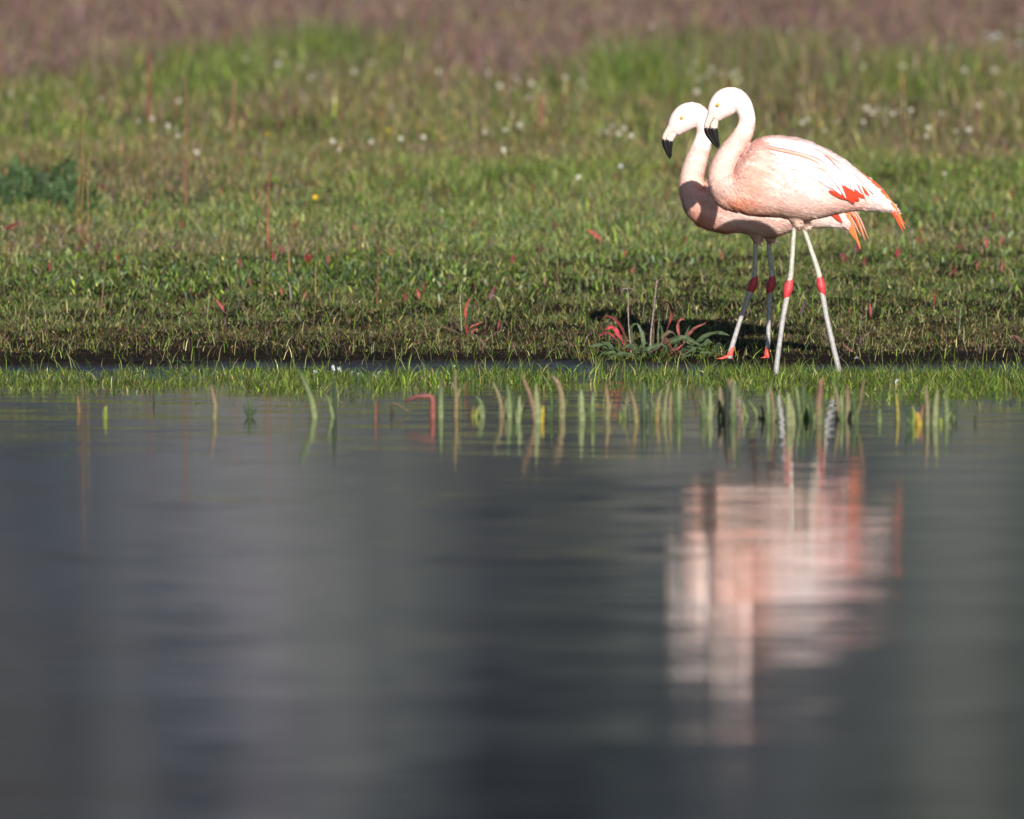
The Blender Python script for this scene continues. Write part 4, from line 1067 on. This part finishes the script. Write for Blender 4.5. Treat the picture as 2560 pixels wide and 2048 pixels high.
for a in [
  ('tall weed stalk left of centre with greenish seeds, leaning right', [(250, 795), (256, 740), (262, 680), (266, 640), (271, 596)], .0020, .0012, SPNK, SGRN, 26),
  ('tallest thin stalk beside the dark leafy clump, orange-brown', [(209, 620), (204, 560), (207, 470), (212, 420), (206, 380), (209, 300), (218, 282)], .0032, .0014, SRED, (.28, .20, .06), 22),
  ('yellowish stalk right of the tallest stalk by the dark leafy clump', [(214, 618), (220, 540), (219, 460), (222, 400), (226, 378)], .0030, .0012, SRED, (.28, .24, .08), 14),
  ('short orange stalk left of the tallest stalk by the dark leafy clump', [(190, 590), (193, 530), (197, 470), (203, 400)], .0026, .0012, SRED, (.32, .18, .06), 6),
  ('thick red stalk in blurred grass left of centre', [(670, 625), (669, 560), (671, 500), (673, 430)], .0038, .0024, (.42, .13, .09), SRED, 0),
  ('seeded stalk with a yellow-green tip, third of the group left of centre', [(724, 690), (722, 640), (721, 600), (727, 545), (726, 520)], .0024, .0014, (.45, .22, .10), SGRN, 20),
  ('pale broken stem in the turf under the seeded stalks', [(728, 752), (725, 725), (722, 705)], .0024, .0018, (.30, .26, .28), (.30, .24, .26), 0),
  ('thin dark-tipped stalk left of the seeded stalks', [(653, 715), (657, 680), (662, 640), (664, 600)], .0018, .0010, SPNK, (.08, .08, .04), 12),
  ('reddish stalk with a seeded tip, right of the seeded stalks', [(789, 740), (789, 690), (790, 640), (793, 592)], .0022, .0012, (.42, .26, .12), (.13, .14, .06), 18),
  ('slender dark red stalk with seeded top near the middle', [(942, 762), (944, 700), (944, 650), (948, 598)], .0018, .0012, (.28, .06, .06), SBRN, 14),
  ('short pinkish stalk near the middle of the bank top', [(1395, 732), (1394, 690), (1391, 648)], .0018, .0012, SPNK, SGRN, 6),
  ('blurred dark red stalk in the far grass at upper left', [(376, 318), (373, 260), (372, 200), (374, 130)], .0075, .0050, (.20, .05, .05), (.18, .06, .05), 0),
  ('blurred orange stalk left of the daisy row in the far grass', [(584, 362), (583, 300), (585, 240), (588, 198)], .0052, .0040, (.30, .15, .08), (.26, .13, .08), 0),
  ('faint tall reddish stalk in the blurred grass left of centre', [(466, 520), (461, 440), (464, 320), (465, 190)], .0040, .0028, (.26, .10, .07), (.18, .10, .06), 0),
  ('blurred brown stalk behind the middle daisies', [(1347, 345), (1350, 290), (1355, 232)], .0075, .0060, (.28, .12, .07), (.24, .12, .07), 0),
  ('blurred dark stalk above the middle daisies', [(1187, 185), (1190, 140), (1188, 80)], .0090, .0060, (.16, .06, .05), (.16, .07, .06), 0),
  ('blurred brown stalk in far grass at the right', [(2440, 365), (2443, 310), (2438, 262)], .0065, .0050, (.20, .08, .06), (.18, .08, .06), 0),
  ('pale blurred stalk at the top left corner', [(199, 95), (200, 50), (201, 5)], .0085, .0070, (.26, .18, .17), (.26, .18, .17), 0),
  ('pale stem leaning in the turf below the left stalk', [(518, 808), (520, 780), (524, 740)], .0016, .0010, (.24, .26, .12), (.28, .28, .14), 0),
  ('leafless maroon stem in the turf, right of the flamingo legs', [(2156, 870), (2150, 830), (2158, 790), (2172, 770)], .0014, .0010, (.14, .07, .07), (.12, .07, .07), 0),
  ('grey twig leaning behind the near flamingo legs', [(1985, 872), (2000, 862), (2012, 848)], .0014, .0010, SPNK, SPNK, 0),
  ('pale green forked stem in the turf far right', [(2396, 838), (2400, 800), (2402, 768)], .0022, .0014, (.22, .24, .14), (.13, .20, .11), 0),
  ('red runner stem lying on the mud right of the flamingo legs', [(2137, 880), (2110, 862), (2088, 842)], .0015, .0012, (.45, .14, .12), (.34, .14, .11), 0)]:
    stalk(*a)
stalk('dark stalk with a round maroon head at the far left', [(31, 672), (28, 650), (27, 626)], .0014, .0010, DKRED, DKRED, 0, (.10, .02, .03))
stalk('maroon stalk with a round head beside the leaning left stalk', [(257, 680), (250, 650), (242, 614)], .0018, .0014, DKRED, DKRED, 0, (.14, .03, .05))

# --- dark leafy clump at the left
b = on_ground(95, 512)
cl = empty('leafy_clump', b); tag(cl, 'dark green broad-leaved clump at the left of the meadow', 'plant')
rr = np.random.default_rng(5)
for k in range(170):
    x = rr.uniform(-30, 245); y = rr.uniform(452 - 26*math.sin(x*.028)**2, 512) + (0 if x < 190 else 8) + (0 if x < 185 else 6)
    p = on_ground(x, y + 14); Y0 = p[1]
    L = rr.uniform(26, 66); an = rr.normal(0, .8)
    c = np.array(random.choice([DKGREEN, (.034, .064, .022), (.050, .090, .034), (.020, .036, .012)])) * rr.uniform(.8, 1.2)
    if x > 190: L *= .6
    l = [(x, y + 14), (x + math.sin(an)*L*.6, y + 14 - math.cos(an)*L*.8), (x + math.sin(an)*L*1.2, y + 14 - math.cos(an)*L)]
    pts = [at(q[0], q[1], Y0 - .02) for q in l]; pts[0] = p
    mb = MB(); leaf_mb(mb, pts, rr.uniform(.011, .022), c, c*1.25, .3, .1, (.1, .4), (rr.normal(0, .4), -1, rr.uniform(.1, 1.2)), 7, k)
    finish(mb, 'leaf', M_LEAF, cl, b)

# --- white and yellow meadow flowers
FL = {
 'at the far upper left': [(111, 142), (175, 213), (25, 235), (80, 245), (92, 257), (253, 247)],
 'of the daisy row left of centre': [(616, 148), (708, 136), (696, 160), (752, 168), (788, 184), (776, 195), (662, 168), (836, 251), (884, 179)],
 'of the low group beside the blurred red stalk': [(381, 297), (347, 303), (421, 315), (441, 323), (445, 339), (447, 253), (491, 381)],
 'of the loose patch mid-meadow': [(832, 353), (846, 375), (1059, 343), (1002, 347), (928, 355), (1259, 375), (1299, 313), (1263, 325), (1211, 331)],
 'of the dense upper middle patch': [(1097, 180), (934, 156), (1221, 183), (1289, 195), (1297, 205), (1329, 209), (1351, 225), (1321, 243), (1414, 195), (1404, 223), (1454, 203), (1462, 219), (1250, 215), (1282, 222)],
 'along the very top': [(1235, 6), (1299, 14), (1550, 120), (1630, 66), (1690, 82), (1832, 54), (1975, 78), (2141, 96), (2143, 118)],
 'of the faint patch left of the flamingo heads': [(1530, 315), (1546, 335), (1578, 339), (1552, 415), (1446, 443), (1515, 330), (1560, 322)],
 'of the patch above the flamingo heads': [(1738, 160), (1724, 180), (1748, 199), (1780, 172), (1808, 180), (1840, 180), (1848, 199), (1828, 187), (1742, 229), (1765, 190), (1795, 186)],
 'of the bluish patch, top right corner': [(2468, 84), (2494, 88), (2550, 72), (2550, 108), (2378, 114), (2480, 96)],
 'of the pale row right of the heads': [(2167, 271), (2191, 275), (2219, 275), (2246, 279), (2278, 275), (2159, 168), (2256, 166), (2180, 282), (2232, 284)],
 'of those above the near flamingo back': [(2017, 299), (2005, 307), (2093, 305), (2159, 305), (2063, 327)],
 'of the group at the right edge': [(2322, 319), (2316, 341), (2390, 327), (2422, 325), (2358, 325), (2446, 265), (2354, 283), (2412, 176), (2486, 176), (2362, 435), (2425, 285)]}
def head_mesh(npet, R, cp, cc, seed):
    r = np.random.default_rng(seed); mb = MB()
    for k in range(npet):
        a = k*2*math.pi/npet + r.uniform(-.1, .1); w_ = R*1.9/npet*1.3
        ca, sa = math.cos(a), math.sin(a); rr_ = R*r.uniform(.85, 1.08)
        v = [(ca*R*.2, -.001, sa*R*.2), (ca*rr_*.6 - sa*w_, -.0015, sa*rr_*.6 + ca*w_), (ca*rr_, .001, sa*rr_), (ca*rr_*.6 + sa*w_, -.0015, sa*rr_*.6 - ca*w_)]
        mb.add(v, [(0, 1, 2, 3)], cp)
    a = np.linspace(0, 2*math.pi, 8, endpoint=False)
    mb.add([(0, -R*.22, 0)] + [(math.cos(q)*R*.28, -.001, math.sin(q)*R*.28) for q in a], [(0, 1+i, 1+(i+1) % 8) for i in range(8)], cc)
    return mb.mesh('flower_head', False)
HM = [head_mesh(11, .0145, (.60, .59, .52), (.4, .32, .08), 1), head_mesh(13, .0125, (.54, .50, .46), (.35, .3, .1), 2), head_mesh(11, .0135, (.55, .60, .66), (.5, .45, .2), 3)]
HY = head_mesh(9, .0125, (.72, .45, .02), (.5, .25, .01), 4)
for m_ in HM + [HY]: m_.materials.append(M_PETAL)
stem_cache = {}
def flower(x, y, label, group, hm, cat='flower', hgt=None):
    hpx = hgt if hgt else random.uniform(34, 58)
    g_ = on_ground(x, min(y + hpx, 560), 47)
    top = at(x, y, g_[1])
    r = empty('meadow_flower', g_); tag(r, label, cat, group)
    mb = MB(); tube_mb(mb, [g_ - np.array([0, 0, .01]), g_*.5 + top*.5 + np.array([random.uniform(-.01, .01), 0, 0]), top], .0013, .0011, (.10, .13, .05), (.12, .15, .06), 6, 4)
    finish(mb, 'stem', M_STALK, r, g_)
    h_ = link('flower_head', hm, r); h_.location = tuple(top - g_)
    h_.rotation_euler = (random.uniform(-.7, .1), random.uniform(0, 6.28), random.uniform(-.5, .5))
    sc = random.uniform(.8, 1.3); h_.scale = (sc, sc, sc)
ORD = ['leftmost', 'second from left', 'third from left', 'fourth from left', 'fifth from left', 'sixth from left', 'seventh from left', 'eighth from left', 'ninth from left', 'tenth from left', 'eleventh from left', 'twelfth from left', 'thirteenth from left', 'fourteenth from left']
def ordinal(i, n):
    return ORD[i] if i < (n + 1)//2 else 'rightmost' if i == n-1 else ORD[n-1-i].replace('from left', 'from right')
for where, pts in FL.items():
    pts = sorted(pts)
    for i_, (x, y) in enumerate(pts):
        hm = HM[2] if 'bluish' in where or (x, y) == (1552, 415) else random.choice(HM[:2])
        flower(x, y, 'white daisy-like flower, ' + ordinal(i_, len(pts)) + ' ' + where, 'white flowers in the meadow', hm)
flower(788, 493, 'single bright yellow flower in the meadow left of centre', None, HY, 'flower', 40)
flower(972, 325, 'faint yellow flower in the far grass, upper middle', None, HY, 'flower', 40)
flower(669, 336, 'pale yellow blurred flower right of the red-stalk daisies', None, HY, 'flower', 40)

# --- shoots standing in the lake: (x, waterline y), spine points up to the tip, width px, base and tip colour, label
PG, GR, DG, TAN, PNK, YG, BLK = (.20, .24, .11), (.060, .10, .028), (.028, .05, .02), (.19, .19, .09), (.20, .125, .08), (.20, .24, .035), (.010, .011, .008)
def shoot(label, pts, wpx, c0, c1, extra=(), group='shoots standing in the lake'):
    extra = list(extra)
    if 1200 < pts[0][0] < 2390 and len(extra) < 3:
        q = random.Random(pts[0][0])
        for _ in range(q.choice((2, 3))):
            x0, y0 = pts[0]; sg = q.choice((-1, 1)); hh = q.uniform(.35, .8)*(y0 - pts[-1][1])
            extra.append(([(x0 + sg*q.uniform(2, 6), y0), (x0 + sg*q.uniform(4, 9), y0 - hh*.6), (x0 + sg*q.uniform(5, 14), y0 - hh)], q.uniform(3.5, 7), q.choice((GR, DG, PG)), q.choice((GR, DG, TAN))))
    b = on_water(*pts[0]); Y0 = b[1]
    mb = MB()
    for (pp, w_, a, c) in [(pts, wpx, c0, c1)] + list(extra):
        P = [at(x, y, Y0) for x, y in pp]
        if pp is pts or pp[0][1] > pts[0][1] - 12: P = [np.array([P[0][0], Y0, -.05])] + P
        P = catmull(np.array(P), 16); t = np.linspace(0, 1, 16)
        R = w_*.64*Y0/FPX*np.clip(1.12 - .45*t, 0, 1)*np.clip((1.02 - t)/.22, 0, 1)**.6
        v, f = sweep(P, R, R*.4, 8)
        C = [tuple(np.array(a)*(1-q) + np.array(c)*q) for q in np.clip((t-.2)/.8, 0, 1) for _ in range(8)]
        mb.add(v, f, C)
    mb.v = shift(mb.v, b)
    o = mb.build('water_shoot', M_REED); o.location = tuple(b)
    return tag(o, label, 'water plant', group)
SH = [
 ('tall pale green shoot with kinked tip, leaning left, farthest left of the tall ones', [(786, 1043), (780, 1005), (768, 972), (756, 945), (748, 926)], 13, PG, GR),
 ('green shoot pair close to the kinked pale shoot, one dark and upright', [(836, 1043), (837, 1000), (835, 960), (835, 936)], 9, DG, DG, [([(832, 1043), (824, 1010), (817, 985)], 11, PG, GR)]),
 ('tiny dark green tuft in water left of the kinked shoot', [(624, 1043), (625, 1020), (622, 996)], 10, DG, GR, [([(622, 1043), (614, 1028), (610, 1012)], 6, DG, DG), ([(626, 1043), (636, 1030), (640, 1018)], 6, DG, DG)]),
 ('bright red stem bent over at a right angle above the water', [(1082, 1043), (1082, 1018), (1081, 996), (1078, 991), (1060, 991), (1038, 993), (1022, 1000), (1013, 1008)], 12, (.27, .085, .065), (.13, .035, .035)),
 ('dark bent stem making a triangle left of the red bent stem', [(980, 1036), (979, 1022), (978, 1011), (984, 1008), (1000, 1016), (1024, 1030)], 6, BLK, (.16, .12, .06)),
 ('straight grey-green shoot just right of the red bent stem', [(1102, 1043), (1102, 1010), (1103, 975), (1102, 944)], 12, PG, GREYG, [([(1108, 1043), (1109, 1000), (1107, 965)], 5, DG, DG), ([(1096, 1043), (1096, 1005), (1098, 970)], 5, DG, DG)]),
 ('brown budded upright stem, tallest near the red bent stem', [(1140, 1043), (1141, 1005), (1139, 965), (1138, 922)], 10, (.20, .15, .07), (.15, .12, .07), [([(1142, 1000), (1147, 985), (1150, 970)], 6, TAN, TAN), ([(1139, 975), (1133, 965), (1129, 955)], 6, TAN, TAN)]),
 ('short yellow-green stub right of the brown budded stem', [(1182, 1043), (1182, 1030), (1184, 1014)], 12, YG, BRN, [([(1190, 1043), (1192, 1030), (1191, 1020)], 8, YG, YG)]),
 ('short pale green shoot leaning left beside the yellow-green stub', [(1206, 1043), (1205, 1020), (1198, 1000), (1188, 990)], 11, PG, GR),
 ('pinkish brown curved shoot, thin and leaning left', [(1256, 1043), (1252, 1010), (1243, 980), (1232, 955)], 9, PNK, TAN),
 ('stout pale green shoot behind the pinkish curved one', [(1273, 1043), (1273, 1010), (1271, 980), (1266, 958)], 13, PG, GR, [([(1280, 1043), (1283, 1000), (1281, 975)], 7, DG, GR)]),
 ('clean pale green stub between two taller shoots, middle of the lake edge', [(1296, 1056), (1298, 1025), (1299, 990)], 10, PG, PG),
 ('broad pale shoot with a pink blade crossing behind and a yellow base', [(1344, 1056), (1342, 1010), (1340, 960)], 15, PG, TAN, [([(1338, 1056), (1330, 1005), (1316, 965), (1303, 934)], 10, PNK, PNK), ([(1355, 1056), (1357, 1035), (1358, 1014)], 8, YEL, YEL)]),
 ('dark green thin shoot between broad pale shoot and thick curved one', [(1378, 1048), (1379, 1015), (1378, 985)], 10, DG, GR),
 ('thick pinkish tan shoot curving left, the tallest in the middle', [(1405, 1043), (1406, 1005), (1398, 965), (1388, 948), (1376, 938)], 14, TAN, PNK, [([(1398, 1043), (1400, 990), (1396, 960)], 6, GR, GR)]),
 ('thickest pale green stub in the middle of the lake edge', [(1455, 1051), (1454, 1015), (1453, 974)], 15, PG, PG),
 ('green leafy shoot just right of the thickest pale stub', [(1481, 1053), (1481, 1015), (1484, 980)], 10, GR, PG, [([(1477, 1053), (1472, 1020), (1466, 1000)], 5, GR, GR)]),
 ('brownish shoot with leafy top, left of the crowded row', [(1518, 1046), (1520, 1010), (1517, 985), (1515, 960)], 11, TAN, PNK, [([(1522, 1046), (1526, 1012), (1532, 1000)], 6, TAN, TAN)]),
 ('short yellow-green stub at the start of the crowded row', [(1551, 1046), (1550, 1034), (1552, 1022)], 10, YG, GR),
 ('thin upright green shoot at the start of the crowded row', [(1564, 1046), (1565, 1015), (1570, 985)], 7, GR, TAN),
 ('pink-brown thin shoot with a yellow foot, leaning left', [(1591, 1056), (1588, 1020), (1580, 990), (1575, 974)], 9, (.24, .20, .07), PNK),
 ('dark thick green shoot with dangling top in the crowded row', [(1610, 1048), (1610, 1010), (1611, 980), (1609, 954)], 13, DG, (.08, .12, .06)),
 ('brown shoot with an orange base in the crowded row', [(1643, 1051), (1645, 1015), (1652, 975)], 10, (.22, .14, .05), TAN, [([(1630, 1050), (1632, 1020), (1628, 1000)], 8, GR, GR)]),
 ('tan shoot leaning right in the crowded row', [(1660, 1048), (1664, 1005), (1672, 960), (1676, 950)], 8, TAN, TAN),
 ('thin pinkish shoot, right of the one leaning right', [(1676, 1048), (1676, 1010), (1679, 975)], 8, PNK, TAN),
 ('green upright shoot before the gap left of the black stalk', [(1697, 1048), (1698, 1005), (1697, 962)], 11, GR, PG, [([(1690, 1048), (1686, 1015), (1690, 990)], 6, GR, GR)]),
 ('olive shoot at the right of the gap', [(1759, 1048), (1760, 1015), (1758, 975)], 10, GR, (.14, .16, .07)),
 ('pale green shoot left of the thick black stalk', [(1774, 1048), (1776, 1010), (1775, 965)], 9, PG, PG),
 ('green shoot touching the thick black stalk on its left', [(1803, 1046), (1801, 1005), (1800, 965)], 12, GR, (.24, .17, .12)),
 ('thick black dead stalk in the crowded row', [(1817, 1053), (1818, 1005), (1819, 950)], 13, BLK, (.03, .04, .03)),
 ('broad green shoot with reddish tip right of the black stalk', [(1833, 1053), (1834, 1005), (1836, 950)], 15, GR, (.20, .20, .12), [([(1840, 990), (1846, 965), (1852, 952)], 8, GR, GR), ([(1828, 980), (1824, 960), (1822, 945)], 8, GR, (.25, .10, .08))]),
 ('thin pink shoot leaning left behind the broad green one', [(1853, 1049), (1848, 1020), (1840, 990)], 7, PNK, PNK),
 ('pale green shoot leaning far left over the water', [(1896, 1046), (1886, 1025), (1876, 1008), (1866, 998)], 8, PG, GR, [([(1870, 1050), (1862, 1030), (1858, 1005)], 8, GR, PG)]),
 ('short green stub under the leaning pale shoot', [(1908, 1048), (1906, 1030), (1903, 1012)], 7, GR, GR),
 ('green shoot below the near flamingo left foot', [(1921, 1056), (1921, 1015), (1919, 980)], 11, GR, PG),
 ('pinkish shoot beside the green one below the left foot', [(1934, 1054), (1931, 1005), (1925, 963)], 9, (.17, .15, .08), PNK, [([(1940, 1052), (1942, 1015), (1938, 990)], 6, GR, GR)]),
 ('broad pale olive shoot between the flamingo legs', [(1973, 1063), (1972, 1020), (1971, 980)], 14, (.20, .21, .10), PG, [([(1984, 1062), (1983, 1035), (1978, 1005)], 8, (.22, .24, .1), (.22, .24, .1))]),
 ('slim green shoot leaning left between the flamingo legs', [(1999, 1049), (1996, 1005), (1989, 963)], 8, GR, PG),
 ('tall grey-green shoot between the flamingo legs', [(2011, 1049), (2010, 1000), (2006, 952)], 11, GR, GREYG, [([(2022, 1049), (2021, 1010), (2016, 980)], 7, GR, GR)]),
 ('green shoot just left of the thick red stem', [(2032, 1052), (2030, 1020), (2024, 988)], 8, GR, GR),
 ('thick red-pink stem, reddest of the row, with green base', [(2047, 1060), (2048, 1015), (2051, 975), (2053, 945)], 14, (.14, .15, .07), (.25, .09, .08), [([(2056, 1060), (2058, 1010), (2060, 985)], 6, GR, GR)]),
 ('tan curved shoot, right of the flamingo right foot', [(2094, 1049), (2095, 1005), (2089, 975), (2083, 955)], 8, PNK, TAN),
 ('green shoot between two tan shoots at the right', [(2105, 1053), (2104, 1015), (2103, 985)], 11, GR, PG),
 ('tan upright shoot with blunt tip at the right', [(2117, 1049), (2119, 1005), (2119, 960)], 10, (.19, .19, .09), PNK),
 ('small dark dead stub right of the tan upright shoot', [(2126, 1049), (2126, 1040), (2125, 1027)], 8, BLK, BLK),
 ('two-coloured shoot, green foot and pink tip leaning right', [(2143, 1058), (2144, 1032), (2151, 1010), (2154, 980), (2162, 945)], 8, GR, PNK),
 ('solitary short pale green stub right of the crowded row', [(2199, 1054), (2199, 1038), (2199, 1018)], 12, PG, GR),
 ('thin yellow shoot alone in open water at the right', [(2245, 1051), (2244, 1020), (2240, 982)], 6, YEL, (.28, .24, .06)),
 ('dark green tuft beside the bright yellow leaf', [(2277, 1062), (2277, 1030), (2280, 1010)], 9, GR, DG, [([(2272, 1060), (2266, 1020), (2260, 990)], 5, DG, DG), ([(2283, 1062), (2286, 1035), (2280, 1012)], 7, YG, YG)]),
 ('bright yellow dying leaf low over the water', [(2298, 1062), (2296, 1046), (2293, 1030)], 16, YEL, (.34, .20, .03), [([(2302, 1050), (2306, 1025), (2310, 1005)], 6, (.22, .10, .06), (.22, .10, .06))]),
 ('tall tan shoot right of the bright yellow leaf', [(2318, 1062), (2319, 1015), (2316, 985), (2315, 962)], 9, TAN, (.22, .16, .11), [([(2326, 1068), (2327, 1040), (2326, 1020)], 7, BLK, BLK)]),
 ('broad pale shoot, widest at the right end of the row', [(2337, 1062), (2340, 1015), (2343, 970)], 14, PG, TAN),
 ('short yellow-green stub between the pale shoots at right', [(2352, 1062), (2352, 1050), (2351, 1042)], 9, YG, YG),
 ('straight light green shoot near the right end of the row', [(2367, 1051), (2366, 1010), (2361, 970)], 10, PG, GR),
 ('last green shoot at the right end of the row', [(2382, 1047), (2380, 1020), (2378, 995)], 8, GR, DG),
 ('tiny dark green shoot alone near the right edge', [(2437, 1057), (2438, 1045), (2441, 1034)], 6, DG, DG),
 ('short green and yellow stub alone at the left', [(263, 1047), (263, 1030), (266, 1014)], 12, (.14, .18, .03), YG),
 ('tan curved shoot alone left of the centre water', [(536, 1046), (538, 1015), (532, 985), (527, 960)], 10, TAN, PNK),
 ('thin dark upright shoot left of the tan curved one', [(385, 1006), (384, 990), (386, 975)], 5, DG, DG),
 ('faint brown stub at the far left of the lake edge', [(197, 1030), (196, 1010), (194, 990)], 9, (.16, .11, .05), (.16, .11, .05)),
 ('thin reddish stalk in open water left of the bent red stem', [(939, 1053), (939, 1025), (941, 1000)], 3, (.30, .10, .06), (.3, .1, .06))]
for s in SH: shoot(*s)

# --- white down feathers caught at the shore
def fluff(label, x, y, L, an):
    b = (on_water(x, y + 4) if y > 915 else on_ground(x, y + 4))
    r = np.random.default_rng(int(x)); mb = MB()
    for k in range(16):
        a = an + r.normal(0, .22); l = L*r.uniform(.5, 1)
        p0 = b + np.array([r.normal(0, .002), 0, .0]); p1 = p0 + np.array([math.sin(a), r.normal(0, .3), math.cos(a)])*l*.6
        p2 = p1 + np.array([math.sin(a + .6), r.normal(0, .3), math.cos(a + .6)])*l*.4
        wv = np.array([.0012, .0006, .0])
        mb.add([p0 - wv, p0 + wv, p1 + wv, p1 - wv, p2], [(0, 1, 2, 3), (3, 2, 4)], (.78, .80, .86))
    mb.v = shift(mb.v, b); o = mb.build('down_feather', M_WHITE, None, False); o.location = tuple(b)
    tag(o, label, 'feather', 'white feathers caught at the shore')
for a in [('left of the two upright white curls in the wet strip', 834, 921, .024, -.3), ('right of the two upright white curls in the wet strip', 851, 926, .028, -.5), ('white feather wisp lying right of the two curls', 875, 932, .022, 1.1),
          ('second white wisp lying right of the two curls', 893, 934, .020, .9), ('faint white wisp right of the wisps, in the water grass', 945, 930, .022, .7), ('thin upright white wisp left of the two curls', 787, 930, .018, 0),
          ('white wisp above the brown budded stem', 1135, 917, .018, .1), ('white feather scrap in the water grass right of the flamingo legs', 2240, 952, .018, .3), ('small pale feather on the mud right of the flamingo right leg', 2136, 893, .020, 1.1)]:
    fluff(*a)
